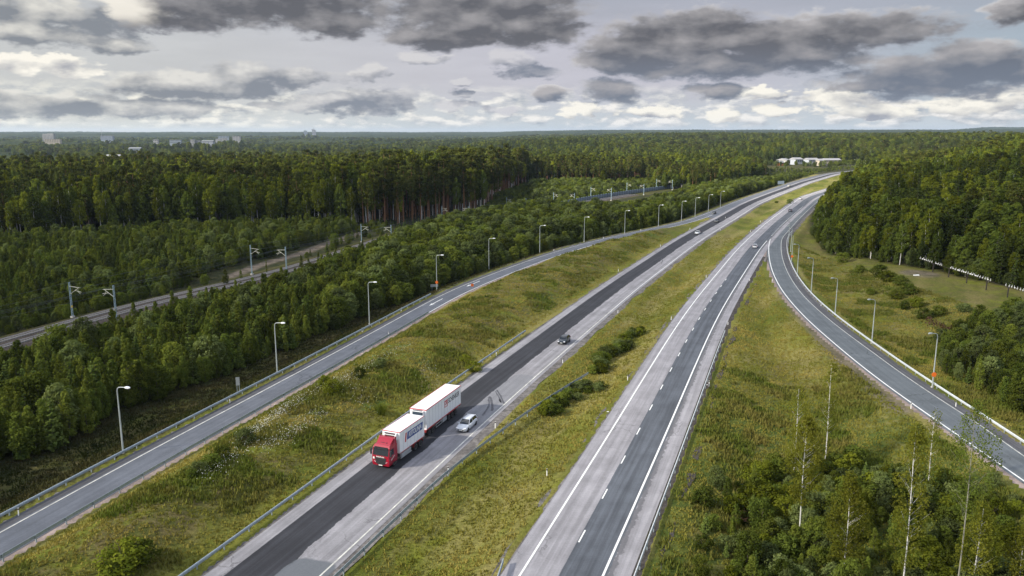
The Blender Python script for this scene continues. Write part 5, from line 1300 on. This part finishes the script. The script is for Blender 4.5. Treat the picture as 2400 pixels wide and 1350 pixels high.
def car(px, pb, paint, style, heading, label, off_=None, z=0.02):
    p = at(px, pb, .1); o = empty('car', (p[0], p[1], z), heading, label, 'car', None)
    L_ = {'estate': 4.55, 'hatch': 4.05, 'saloon': 4.6, 'van': 4.7}[style]; hL = L_ / 2; roof = {'estate': 1.47, 'hatch': 1.47, 'saloon': 1.43, 'van': 1.65}[style]
    pm_ = M('car_paint', paint, .28, .25 if sum(paint) < 1.4 else .0, .03, coat=.6)
    st = [(-hL, .66, .40, .78), (-hL + .08, .80, .28, .92), (-hL + .6, .87, .22, .97), (-.9, .885, .2, .95), (.2, .885, .2, .93), (hL - 1.35, .88, .2, .93), (hL - .7, .86, .22, .84), (hL - .2, .78, .25, .72), (hL, .58, .32, .58)]
    rings = []
    for (y, w, zb, zt) in st:
        rings.append([(-w * .88, y, zb), (-w, y, zb + .18), (-w, y, zt - .22), (-w * .95, y, zt - .07), (-w * .82, y, zt), (w * .82, y, zt), (w * .95, y, zt - .07), (w, y, zt - .22), (w, y, zb + .18), (w * .88, y, zb)])
    MB().loft(rings).obj('body', pm_, o, True)
    tail = {'estate': [(-hL + .10, .94, .74), (-hL + .42, roof - .06, .60)], 'hatch': [(-hL + .12, .95, .74), (-hL + .62, roof - .08, .58)], 'saloon': [(-hL + .65, .97, .72), (-hL + 1.35, roof - .06, .56)], 'van': [(-hL + .06, .95, .78), (-hL + .22, roof - .05, .66)]}[style]
    cab = tail + [(-hL + 1.7, roof - .01, .61), (-.1, roof - .015, .62), (.30, roof - .06, .60), (hL - 1.22, .92, .72)]
    rings = [[(-w_ - .14 * (zt > 1.), y, .9), (-w_, y, zt - .03), (-w_ * .8, y, zt), (w_ * .8, y, zt), (w_, y, zt - .03), (w_ + .14 * (zt > 1.), y, .9)] for (y, zt, w_) in cab]
    MB().loft(rings).obj('window_glass', m_glass, o, True)
    rf = MB(); rr_ = [q for q in cab if q[1] > 1.3]; rf.loft([[(-w_ - .02, y, zt - .05), (-w_ * .8, y, zt + .02), (w_ * .8, y, zt + .02), (w_ + .02, y, zt - .05)] for (y, zt, w_) in rr_]); rf.obj('roof', pm_, o, True)
    pl = MB()
    for s in (-1, 1):
        pl.tube([(s * .78, hL - 1.2, .92), (s * .615, .28, roof - .05)], .035, 5); pl.tube([(s * .80, -.35, .93), (s * .64, -.35, roof - .04)], .035, 5)
        y0, z0_, w0 = cab[0]; y1, z1_, w1 = cab[1]; pl.tube([(s * (w0 + .06), y0 + .05, z0_), (s * w1, y1, z1_)], .06, 5)
    pl.obj('window_pillars', pm_, o)
    for s in (-1, 1):
        wheel(o, s * .79, hL - .82, .325, .21, s); wheel(o, s * .79, -hL + .85, .325, .21, s)
        MB().box((s * .60, hL - .13, .66), (.34, .24, .13), Matrix.Rotation(-s * .35, 3, 'Z') @ Matrix.Rotation(-.35, 3, 'X')).obj('headlight', m_lampg, o, bevel=.03)
        MB().box((s * .72, -hL + .05, .82), (.18, .10, .22)).obj('tail_light', m_red, o, bevel=.02)
        MB().box((s * .98, hL - 1.42, .98), (.18, .12, .13)).obj('mirror', pm_, o, bevel=.03)
    MB().box((0, hL - .02, .45), (.95, .07, .16)).obj('grille', m_trim, o, bevel=.02)
    MB().box((0, hL + .02, .42), (.46, .02, .11)).obj('number_plate', m_plate, o); MB().box((0, -hL - .0, .72), (.46, .03, .11)).obj('number_plate', m_plate, o)
    return o
def head_along(c, p, sgn):
    i = int(np.argmin(((c - p) ** 2).sum(1))); t_ = c[min(i + 1, len(c) - 1)] - c[max(i - 1, 0)]; t_ = t_ * sgn; return math.atan2(t_[1], t_[0]) - math.pi / 2
hl = lambda px, py, s, c=L_ref: head_along(c, at(px, py), s)
car(1094, 1001, (.60, .63, .68), 'estate', hl(1094, 1000, -1), 'silvery white estate car driving beside the red truck')
car(1322, 802, (.012, .02, .03), 'hatch', hl(1322, 802, -1), 'dark blue hatchback following behind the truck, on the pale inner lane')
car(1635, 548, (.62, .64, .66), 'saloon', hl(1635, 548, -1), 'white oncoming car on the dark lane of the left carriageway')
car(1680, 520, (.02, .02, .024), 'hatch', hl(1680, 520, -1), 'black oncoming car close to the left gore')
car(1673, 501, (.015, .018, .02), 'saloon', hl(1673, 501, -1, P_ref), 'black car leaving the motorway onto the left ramp')
car(1849, 437, (.66, .64, .58), 'van', hl(1849, 437, -1), 'small pale car far up the left carriageway')
car(1770, 580, (.58, .60, .64), 'hatch', hl(1770, 580, 1, R_ref), 'silver car driving away on the right carriageway by the gore')
car(1852, 495, (.10, .115, .15), 'estate', hl(1852, 495, 1, R_ref), 'dark grey car driving away beyond the dotted line')
car(1876, 467, (.66, .68, .70), 'hatch', hl(1876, 467, 1, R_ref), 'white car farthest up the right carriageway')

m_tred = M('truck_red', (.30, .005, .022), .3, 0, .05, coat=.5); m_twhite = M('box_white', (.78, .79, .80), .45, var=.04, scale=.6); m_tred2 = M('chassis_red', (.26, .018, .018), .6, var=.3)
m_cream = M('cool_unit_cream', (.68, .65, .56), .6, var=.15); m_blue = M('letter_blue', (.02, .06, .25), .5); m_lred = M('letter_red', (.50, .02, .03), .5); m_lgrey = M('letter_grey', (.05, .055, .065), .5); m_alu = M('aluminium_tank', (.50, .52, .54), .4, .5); m_seam = M('panel_seam', (.40, .41, .42), .6)
def text_part(name, body, parent, mat, size, M4, shear=0., sx=1.):
    cu = bpy.data.curves.new(name, 'FONT'); cu.body = body; cu.size = size; cu.shear = shear; cu.align_x = 'CENTER'; cu.align_y = 'CENTER'; cu.extrude = .004; cu.offset = size * .018
    to = bpy.data.objects.new(name + '_curve', cu); COL.objects.link(to); bpy.context.view_layer.update()
    me = bpy.data.meshes.new_from_object(to.evaluated_get(bpy.context.evaluated_depsgraph_get())); COL.objects.unlink(to); bpy.data.objects.remove(to)
    me.name = name; me.materials.clear(); me.materials.append(mat); me.transform(M4 @ Matrix.Diagonal((sx, 1, 1, 1)))
    return link(bpy.data.objects.new(name, me), parent)
def on_side(x, y, z):   # plane facing +x; text reads along +y... seen from +x the reading direction is +y
    return Matrix.Translation((x, y, z)) @ Matrix(((0, 0, 1, 0), (1, 0, 0, 0), (0, 1, 0, 0), (0, 0, 0, 1)))
def on_side_l(x, y, z):  # plane facing -x, reading along -y
    return Matrix.Translation((x, y, z)) @ Matrix(((0, 0, -1, 0), (-1, 0, 0, 0), (0, 1, 0, 0), (0, 0, 0, 1)))
def on_front(x, y, z, tilt=0.):
    return Matrix.Translation((x, y, z)) @ Matrix(((-1, 0, 0, 0), (0, 0, 1, 0), (0, 1, 0, 0), (0, 0, 0, 1))) @ Matrix.Rotation(-tilt, 4, 'X')
# local frame: +y is the driving direction, -x its right hand side, origin on the road under the front bumper
F0 = np.array([-16.72, 95.25]); TH = math.atan2(-.9265, -.376) - math.pi / 2
truck = empty('truck', (F0[0], F0[1], .02), TH, 'red truck with white box body and red and blue lettering, driving towards the viewer', 'truck')
cabM = MB(); W2 = 1.24
cabM.loft([[(-w, y0, z), (w, y0, z), (w, y1, z), (-w, y1, z)] for z, w, y0, y1 in ((.38, 1.18, -.06, -2.0), (.75, 1.25, 0, -2.1), (1.75, 1.25, -.02, -2.15), (2.75, 1.22, -.26, -2.15), (3.05, 1.12, -.55, -2.15))])
cabM.obj('cab', m_tred, truck, bevel=.07)
MB().loft([[(-w, y0, z), (w, y0, z), (w, y1, z), (-w, y1, z)] for z, w, y0, y1 in ((3.04, 1.02, -.72, -2.12), (3.45, 1.05, -1.30, -2.12), (3.66, 1.05, -1.62, -2.12))]).obj('roof_deflector', m_tred, truck, bevel=.05)
for s in (-1, 1):
    MB().loft([[(s * 1.06, -1.35, 2.95), (s * 1.06, -2.15, 2.95), (s * 1.12, -2.15, 2.95), (s * 1.12, -1.35, 2.95)], [(s * 1.06, -1.75, 3.75), (s * 1.06, -2.15, 3.75), (s * 1.12, -2.15, 3.75), (s * 1.12, -1.75, 3.75)]]).obj('side_deflector', m_tred, truck)
MB().add([(-1.13, -.005, 1.78), (1.13, -.005, 1.78), (1.10, -.235, 2.66), (-1.10, -.235, 2.66), (-1.13, -.055, 1.76), (1.13, -.055, 1.76), (1.10, -.285, 2.68), (-1.10, -.285, 2.68)], [(0, 1, 2, 3), (7, 6, 5, 4), (0, 4, 5, 1), (1, 5, 6, 2), (2, 6, 7, 3), (3, 7, 4, 0)]).obj('windscreen', m_glass, truck)
for s in (-1, 1):
    MB().add([(s * 1.262, -.25, 1.80), (s * 1.262, -1.25, 1.72), (s * 1.240, -1.20, 2.52), (s * 1.240, -.42, 2.52), (s * 1.2, -.25, 1.80), (s * 1.2, -1.25, 1.72), (s * 1.2, -1.20, 2.52), (s * 1.2, -.42, 2.52)], [(0, 1, 2, 3), (7, 6, 5, 4), (0, 4, 5, 1), (1, 5, 6, 2), (2, 6, 7, 3), (3, 7, 4, 0)]).obj('side_window', m_glass, truck)
    mr = MB(); mr.box((s * 1.45, -.12, 2.15), (.22, .16, .75)); mr.tube([(s * 1.2, -.2, 2.5), (s * 1.45, -.12, 2.5)], .03, 5); mr.obj('mirror', m_trim, truck, bevel=.04)
    MB().add([(s * .62, .015, .80), (s * 1.20, -.03, .98), (s * 1.22, -.02, 1.10), (s * .70, .022, .90), (s * .62, -.08, .80), (s * 1.20, -.12, .98), (s * 1.22, -.12, 1.10), (s * .70, -.08, .90)], [(0, 1, 2, 3), (7, 6, 5, 4), (0, 4, 5, 1), (1, 5, 6, 2), (2, 6, 7, 3), (3, 7, 4, 0)]).obj('headlight', m_lampg, truck)
    MB().box((s * 1.0, -1.35, .58), (.56, 1.15, 1.12)).obj('wheel_arch', m_trim, truck, bevel=.05) if False else None
gr = MB(); gr.loft([[(-w, y, z), (w, y, z), (w, y - .1, z), (-w, y - .1, z)] for z, w, y in ((.58, .42, .03), (.72, .66, .035), (1.35, .80, .03), (1.48, .78, .02))])
for k in range(5): gr.box((0, .045, .82 + k * .13), (1.2, .03, .035))
gr.obj('grille', m_trim, truck)
MB().box((0, .04, .50), (.52, .03, .12)).obj('number_plate', m_plate, truck)
MB().box((.98, .012, 1.38), (.22, .03, .26)).obj('badge', m_plate, truck)
MB().loft([[(-1.0, -.12, 2.72), (1.0, -.12, 2.72), (1.0, -.30, 2.82), (-1.0, -.30, 2.82)], [(-1.0, .02, 2.66), (1.0, .02, 2.66), (1.0, -.12, 2.72), (-1.0, -.12, 2.72)]]).obj('sun_visor', m_trim, truck)
rl = MB(); rl.box((.15, -.95, 3.16), (.62, .1, .10)); rl.box((-.45, -.9, 3.16), (.1, .1, .16)); rl.obj('roof_lamps', m_trim, truck)
def word_marks(name, M4, width, hgt, groups):
    """a line of lettering too small to read in the photograph: short strokes of uneven height"""
    mb = MB(); x = -width / 2; n_ = sum(groups) + len(groups) - 1; w_ = width / n_
    for gi, gcount in enumerate(groups):
        for k in range(gcount):
            hh = hgt * (1. if k == 0 else rng.uniform(.6, .95)); mb.box((x + w_ * .45, -hgt / 2 + hh / 2, 0), (w_ * .62, hh, .008)); mb.box((x + w_ * .45, -hgt / 2 + hh * .15, 0), (w_ * .9, hh * .22, .008)); x += w_
        x += w_
    me = mb.mesh(name, m_plate); me.transform(M4); link(bpy.data.objects.new(name, me), truck)
word_marks('roof_lettering', on_front(.02, -1.16, 3.31, .95), 1.25, .22, [8, 2])
word_marks('front_lettering', on_front(.02, .012, 1.60), 1.15, .17, [10])
word_marks('door_lettering', on_side_l(-1.262, -.95, 1.35) @ Matrix.Rotation(.45, 4, 'Z'), .95, .17, [9])
# frame, tanks and box
MB().box((0, -5.6, .95), (.9, 7.4, .3)).obj('chassis', m_tred2, truck)
BX0, BX1 = -2.72, -9.35; ZB, ZT = 1.18, 4.08
MB().box((0, (BX0 + BX1) / 2, (ZB + ZT) / 2), (2.56, BX0 - BX1, ZT - ZB)).obj('box_body', m_twhite, truck, bevel=.03)
tr = MB()
for s in (-1, 1): tr.box((s * 1.285, (BX0 + BX1) / 2, ZT - .02), (.035, BX0 - BX1 + .02, .09)); tr.box((s * 1.285, (BX0 + BX1) / 2, ZB + .04), (.03, BX0 - BX1, .06))
tr.box((0, BX0 + .012, ZT - .02), (2.6, .035, .09)); tr.obj('red_trim', m_lred, truck)
sm = MB()
for k in range(1, 7):
    y = BX0 + (BX1 - BX0) * k / 7
    for s in (-1, 1): sm.box((s * 1.283, y, (ZB + ZT) / 2 - .05), (.012, .03, ZT - ZB - .3))
for k in (0.03, .36, .66, .97):
    for s in (-1, 1): sm.box((s * 1.295, BX0 + (BX1 - BX0) * k, ZB + .12), (.05, .10, .20))
sm.obj('side_panel_seams', m_seam, truck)
cu_ = MB(); cu_.loft([[(-.98, BX0 + .02, 3.00), (.98, BX0 + .02, 3.00), (.98, BX0 + .02, 3.95), (-.98, BX0 + .02, 3.95)], [(-.95, BX0 + .48, 3.10), (.95, BX0 + .48, 3.10), (.95, BX0 + .30, 3.88), (-.95, BX0 + .30, 3.88)]]); cu_.obj('cooling_unit', m_twhite, truck, bevel=.04)
vt = MB(); vt.box((0, BX0 + .32, 3.90), (1.5, .30, .05)); vt.box((0, BX0 + .41, 3.62), (1.4, .06, .12)); vt.obj('cooling_vents', m_trim, truck)
for s in (-1, 1):
    mb = MB(); mb.box((s * 1.08, -4.45, .74), (.32, 2.5, .52)); mb.box((s * 1.2, -4.45, .42), (.06, 2.9, .12)); mb.obj('fuel_tank', m_alu, truck, bevel=.06)
    for y in (-1.42, -7.05, -8.35): wheel(truck, s * 1.06, y, .50, .34, s)
    MB().loft([[(s * .98, y, z), (s * 1.27, y, z), (s * 1.27, y, z + .05), (s * .98, y, z + .05)] for y, z in ((-6.4, .62), (-6.6, 1.02), (-7.05, 1.10), (-7.5, 1.02), (-7.7, .95), (-7.9, 1.02), (-8.35, 1.10), (-8.8, 1.02), (-9.0, .62))]).obj('mudguard', m_tred2, truck)
    MB().loft([[(s * .85, y, z), (s * 1.262, y, z), (s * 1.262, y, z + .04), (s * .85, y, z + .04)] for y, z in ((-.72, .55), (-.92, .98), (-1.42, 1.12), (-1.92, .98), (-2.12, .55))]).obj('wheel_arch', m_trim, truck)
# sign on the side: blue sheared panel with white letters and a red bar
ylc = BX0 - 3.75
def side_panel(s, y0, y1, z0, z1, sh, mat, name, d=.004):
    x = s * (1.28 + .006 + d); V = [(x, y0, z0), (x, y1, z0), (x, y1 - sh, z1), (x, y0 - sh, z1)]; x2 = s * 1.27
    MB().add(V + [(x2, p[1], p[2]) for p in V], [(0, 1, 2, 3), (7, 6, 5, 4), (0, 4, 5, 1), (1, 5, 6, 2), (2, 6, 7, 3), (3, 7, 4, 0)]).obj(name, mat, truck)
side_panel(-1, BX0 - 1.62, BX0 - 1.30, 2.25, 3.45, .22, m_lred, 'red_stripe'); side_panel(-1, BX0 - 6.05, BX0 - 1.85, 2.40, 3.42, .2, m_blue, 'blue_panel')
text_part('box_lettering', 'KIITOLINJA', truck, m_plate, .95, on_side_l(-1.296, BX0 - 4.03, 2.92), .25, .74)
def trailer_build():
    T0 = np.array([-11.95 - 1.28 * .9265 + .0, 105.55 + 1.28 * .376]); a = math.atan2(-.9375, -.348) - math.pi / 2
    t_ = empty('box_trailer', (T0[0], T0[1], .02), a, 'long white box trailer with grey lettering and red edges, coupled behind the truck', 'trailer')
    Lt = 11.75; zb, zt = 1.20, 4.14
    MB().box((0, -Lt / 2, (zb + zt) / 2), (2.56, Lt, zt - zb)).obj('box_body', m_twhite, t_, bevel=.03)
    tr = MB()
    for s in (-1, 1): tr.box((s * 1.285, -Lt / 2, zt - .03), (.04, Lt + .02, .12)); tr.box((s * 1.285, -Lt / 2, zb + .05), (.035, Lt, .10))
    tr.box((0, .012, zt - .03), (2.6, .035, .12)); tr.obj('red_trim', m_lred, t_)
    MB().box((0, .05, 1.02), (2.5, .3, .34)).obj('front_bumper', m_tred2, t_, bevel=.03)
    cu = MB(); cu.box((0, .20, 3.10), (1.95, .42, 1.75)); cu.obj('cooling_unit', m_twhite, t_, bevel=.05)
    vt = MB(); vt.box((-.12, .42, 3.15), (1.55, .06, 1.45)); vt.box((.0, .2, 3.985), (1.5, .3, .04)); vt.obj('cooling_grille', M('grille_blue', (.03, .05, .075), .5), t_)
    lb = MB(); lb.box((-.55, .06, 1.85), (.9, .16, .5)); lb.obj('unit_box', m_cream, t_, bevel=.03)
    sm = MB()
    for k in range(1, 12):
        for s in (-1, 1): sm.box((s * 1.283, -Lt * k / 12, 2.62), (.012, .025, zt - zb - .35))
    for k in (.02, .2, .42, .62, .80, .97):
        for s in (-1, 1): sm.box((s * 1.30, -Lt * k, zb + .14), (.05, .10, .22))
    sm.obj('side_panel_seams', m_seam, t_)
    MB().box((0, -Lt / 2, 1.0), (1.0, Lt - .6, .28)).obj('chassis', m_tred2, t_)
    MB().tube([(0, .1, .75), (0, 1.6, .75)], .09, 6).obj('drawbar', m_tred2, t_)
    for s in (-1, 1):
        for y in (-.95, -2.15, -7.55, -8.75, -9.95): wheel(t_, s * 1.06, y, .48, .34, s)
        sk = MB(); sk.box((s * 1.22, -4.9, .92), (.05, 3.6, .10)); sk.box((s * 1.22, -4.9, .50), (.05, 3.6, .10)); sk.box((s * 1.22, -3.15, .7), (.05, .1, .5)); sk.box((s * 1.22, -6.6, .7), (.05, .1, .5)); sk.obj('side_guard', m_alu, t_)
        MB().box((s * 1.0, -6.15, .72), (.42, 1.3, .60)).obj('storage_box', m_alu, t_, bevel=.03)
        for y in (-1.55, -8.75): MB().box((s * 1.06, y, 1.06), (.40, 2.4 if y > -3 else 3.6, .06)).obj('mudguard', m_tred2, t_)
        MB().box((s * .95, -Lt - .02, .95), (.3, .05, .16)).obj('tail_light', m_red, t_)
    text_part('side_lettering', 'SCHENKER', t_, m_lgrey, 1.0, on_side_l(-1.288, -9.15, 3.10), 0, .80)
    fr = MB(); y0, y1, z0, z1 = -7.0, -5.9, 2.50, 3.50; x = -1.286
    for (ya, yb, za, zb_) in ((y0, y1, z0, z0 + .1), (y0, y1, z1 - .1, z1), (y0, y0 + .1, z0 + .1, z1 - .1), (y1 - .1, y1, z0 + .1, z1 - .1)): fr.box((x, (ya + yb) / 2, (za + zb_) / 2), (.012, yb - ya, zb_ - za))
    fr.obj('logo_frame', m_lred, t_)
    text_part('logo_letters', 'DB', t_, m_lred, .80, on_side_l(-1.288, (y0 + y1) / 2, 3.07), 0, .8)
trailer_build()

# ------------------------------------------------------------------ far buildings and masts
m_wallw = M('wall_white', (.33, .33, .33), .8, var=.05); m_wallc = M('wall_cream', (.34, .30, .24), .8, var=.05); m_wallg = M('wall_grey', (.30, .32, .36), .8, var=.06); m_wallb = M('wall_pale_blue', (.25, .29, .34), .8, var=.05)
m_roofw = M('roof_pale', (.26, .26, .27), .7, var=.05); m_roofg = M('roof_grey', (.16, .17, .18), .8); m_win = M('far_window', (.04, .05, .065), .2, var=0); m_wallo = M('wall_orange', (.62, .22, .07), .8)
def building(px, ytop, ybot, wpx, dist, depth, wall, roof, label, floors=0, bays=0, pitched=False, rz=.15, grp=None, sink=8., steps=()):
    a = at_y(px - wpx / 2, ytop, dist); b = at_y(px + wpx / 2, ybot, dist); w = b[0] - a[0]; zt = a[2]; zb = b[2] - sink
    o = empty('building', ((a[0] + b[0]) / 2, dist, zb), rz, label, 'building', grp); h = zt - zb
    mb = MB(); mb.box((0, 0, h / 2), (w, depth, h)); 
    for (sx, sw, sh) in steps: mb.box((sx * w, 0, h + sh / 2 - .002), (sw * w, depth * .8, sh))
    mb.obj('wall', wall, o)
    r = MB()
    if pitched: r.add([(-w / 2 - .6, -depth / 2 - .6, h + .003), (w / 2 + .6, -depth / 2 - .6, h + .003), (w / 2 + .6, depth / 2 + .6, h + .003), (-w / 2 - .6, depth / 2 + .6, h + .003), (-w / 2 - .6, 0, h + 2.4), (w / 2 + .6, 0, h + 2.4)], [(0, 1, 2, 3), (0, 1, 5, 4), (2, 3, 4, 5), (0, 4, 3), (1, 2, 5)])
    else: r.box((0, 0, h + .16), (w + .5, depth + .5, .3)) if not steps else [r.box((sx * w, 0, h + sh + .16), (sw * w + .4, depth * .8 + .4, .3)) for (sx, sw, sh) in steps]
    r.obj('roof', roof, o)
    if floors:
        vis = b[2] - zb; fh = (zt - b[2]) / floors; wm = MB()
        for f in range(floors):
            for k in range(bays): wm.box((-w / 2 + w * (k + .5) / bays, -depth / 2 - .03, vis + fh * (f + .5)), (w / bays * .5, .06, fh * .45))
        tag(wm.obj('window', m_win, o), kind=None)
    return o
T = 'blocks of the distant town'
building(115, 315, 331, 26, 2500, 16, m_wallw, m_roofw, 'white town block with stepped top at the far left', 6, 8, steps=((-.3, .35, 1.5), (.2, .55, 3.)), grp=T)
building(125, 326, 334, 34, 2350, 14, m_wallc, m_roofw, 'low cream town block below the white stepped block', 3, 9, grp=T)
building(252, 318, 329, 28, 2550, 15, m_wallb, m_roofw, 'pale blue slab block beside the thin mast', 5, 9, grp=T)
building(366, 327, 336, 11, 2000, 12, m_wallw, m_roofw, 'small white block standing alone right of the pale blue slab', 2, 3, grp=T)
building(412, 328, 336, 26, 2000, 12, m_wallb, m_roofw, 'row of pale blue houses above the dark trees', 2, 9, grp=T)
building(452, 327, 337, 10, 1950, 12, m_wallw, m_roofw, 'white block left of the wide grey roof', 3, 3, grp=T)
building(464, 329, 334, 10, 1960, 12, m_wallw, m_roofg, 'low white block touching the white block by the grey roof', 2, 3, grp=T)
building(488, 331, 336, 26, 1900, 22, m_wallg, m_roofg, 'wide grey roofed hall in the town', pitched=True, grp=T)
building(512, 325, 329, 12, 2500, 12, m_wallw, m_roofw, 'white houses left of the tall white block', 2, 5, grp=T)
building(524, 319, 324, 24, 2900, 12, m_wallb, m_roofw, 'distant pale terrace above the white houses', 2, 7, grp=T)
building(526, 324, 329, 12, 2450, 12, m_wallw, m_roofw, 'white houses just left of the tall white block', 2, 4, grp=T)
building(555, 319, 330, 18, 2400, 14, m_wallw, m_roofw, 'bright white block with dark window bays, right end of the town', 4, 5, grp=T)
building(716, 307, 316, 8, 4600, 22, m_wallb, m_roofg, 'smaller of the two towers on the horizon', 4, 3, steps=((-.1, .6, 3.5),))
building(736, 305, 322, 9, 4600, 26, m_wallg, m_roofg, 'taller dark tower on the horizon with an overhanging top', 5, 4, steps=((-.25, .75, 5.), (.2, .3, 2.)))
building(268, 366, 370, 30, 1150, 18, m_wallw, m_roofw, 'pale low hall roof between the trees at the left', pitched=True)
building(318, 348, 352, 26, 1500, 16, m_wallb, m_roofg, 'long grey roof among the trees at the left', pitched=True)
S = 'sunlit low houses beyond the motorway bend'
building(1836, 375, 384, 14, 1120, 16, m_wallw, m_roofw, 'white house with bright gable, left one in the sunlit row', 1, 3, True, .7, S)
building(1866, 373, 381, 20, 1135, 14, m_wallg, m_roofw, 'grey house with white roof, second in the sunlit row', 1, 4, True, .3, S)
building(1901, 374, 381, 25, 1150, 14, m_wallg, m_roofw, 'long white roof in the middle of the sunlit row', 1, 6, True, .2, S)
building(1921, 376, 383, 10, 1125, 10, m_wallc, m_roofw, 'small cream house between two white roofs', 1, 2, True, .2, S)
building(1947, 375, 381, 38, 1140, 14, m_wallc, m_roofw, 'longest cream house at the right end of the sunlit row', 1, 9, True, .1, S)
building(1828, 381, 386, 12, 1105, 9, m_wallo, m_roofg, 'small orange shed below the white gable', 1, 2, True, .3, S)
building(2052, 356, 360, 20, 1500, 14, m_wallw, m_roofw, 'pale roof between the trees above the right hill', pitched=True)
def thin_mast(px, ytop, ybot, dist, label, r):
    a = at_y(px, ytop, dist); b = at_y(px, ybot, dist); o = empty('radio_mast', (b[0], dist, b[2] - 8), 0, label, 'radio mast'); h = a[2] - b[2] + 8; mb = MB()
    mb.tube([(0, 0, 0), (0, 0, h)], [r, r * .6], 6); mb.obj('pole', m_wallg, o)
    MB().box((0, 0, h * .72), (r * 4, r * 4, r * 3)).obj('platform', m_wallg, o)
thin_mast(238, 301, 316, 2700, 'thin radio mast above the pale blue slab in the town', .45); thin_mast(734.5, 297, 305, 4590, 'thin antenna rising behind the taller tower', .5)
thin_mast(1676, 294, 314, 5000, 'left of two faint masts on the horizon at the right', .55); thin_mast(1700, 291, 314, 5000, 'right of two faint masts on the horizon at the right', .55); thin_mast(2139, 297, 312, 5000, 'faint lone mast on the horizon above the right hill', .5)
# rock cutting by the railway
g = gat(1605, 428); mb = MB(); rr = [[(x * 9 * (1 - .3 * z_) + rng.uniform(-.8, .8), y * 5 * (1 - .35 * z_) + rng.uniform(-.6, .6), z_ * 6.5 + rng.uniform(-.4, .4)) for (x, y) in ((-1, -.6), (-.4, -1), (.4, -1), (1, -.5), (1.1, .5), (.3, 1), (-.5, 1), (-1.1, .4))] for z_ in (-.1, .4, .75, 1.)]
mb.loft(rr); o = mb.obj('rock_outcrop', gravel('grey_rock', (.26, .25, .23), (.15, .145, .14), .5)); o.location = tuple(g); tag(o, 'bare grey rock outcrop above the far end of the railway', 'rock')

# ------------------------------------------------------------------ unseen cloud added above the frame to shade the near ground
def build_shade_cloud():
    zc = 950.; sh = zc / math.tan(SUN_EL); sx, sy = np.array(SUN_AZ) / np.hypot(*SUN_AZ) * sh
    nu, nv = 72, 22; V = []
    for j in range(nv + 1):
        ph = -math.pi / 2 + math.pi * j / nv
        for i in range(nu):
            a = 2 * math.pi * i / nu; k = 1 + .38 * (fbm(np.array([3 + 2.2 * math.cos(a)]), np.array([5 + 2.2 * math.sin(a)]), 3)[0] - .45); kk = fbm(np.array([i * .21]), np.array([j * .35]), 3)[0]
            V.append((sx - 60 + 1250 * math.cos(ph) * math.cos(a) * k, sy + 30 + 480 * math.cos(ph) * math.sin(a) * k, zc + (190 if ph > 0 else 40) * math.sin(ph) * (.6 + .8 * kk)))
    F = [(j * nu + i, j * nu + (i + 1) % nu, (j + 1) * nu + (i + 1) % nu, (j + 1) * nu + i) for j in range(nv) for i in range(nu)]
    m = bpy.data.materials.new('cloud'); m.use_nodes = True; t = NT(m.node_tree); t.n.remove(t.n['Principled BSDF'])
    d_ = t.n.new('ShaderNodeBsdfTranslucent'); d_.inputs[0].default_value = (.9, .9, .9, 1); tr = t.n.new('ShaderNodeBsdfTransparent'); mx = t.n.new('ShaderNodeMixShader')
    pos = t.n.new('ShaderNodeNewGeometry').outputs['Position']
    t.l.new(t.smooth(t.noise(pos, .0045, 5., .6),   .32, .60, .06, .56), mx.inputs[0]); t.l.new(tr.outputs[0], mx.inputs[1]); t.l.new(d_.outputs[0], mx.inputs[2]); t.l.new(mx.outputs[0], t.n['Material Output'].inputs[0])
    tag(link(bpy.data.objects.new('cloud', mesh_np('cloud', V, F, m, True))), kind='structure')
build_shade_cloud()

# ------------------------------------------------------------------ haze
def build_haze():
    mb = MB(); mb.add([(-13000, -200, -36), (13000, -200, -36), (13000, 15400, -36), (-13000, 15400, -36), (-13000, -200, 118), (13000, -200, 118), (13000, 15400, 118), (-13000, 15400, 118)], [(3, 2, 1, 0), (4, 5, 6, 7), (0, 1, 5, 4), (1, 2, 6, 5), (2, 3, 7, 6), (3, 0, 4, 7)])
    m = bpy.data.materials.new('haze'); m.use_nodes = True; n = m.node_tree.nodes; n.remove(n['Principled BSDF']); v = n.new('ShaderNodeVolumePrincipled')
    v.inputs['Color'].default_value = (.62, .78, 1., 1); v.inputs['Density'].default_value = HAZE; v.inputs['Anisotropy'].default_value = .2
    m.node_tree.links.new(v.outputs[0], n['Material Output'].inputs['Volume'])
    tag(mb.obj('haze', m), 'thin bluish haze over the distant woods', 'haze', kind='stuff')
HAZE = 3.6e-5
build_haze()
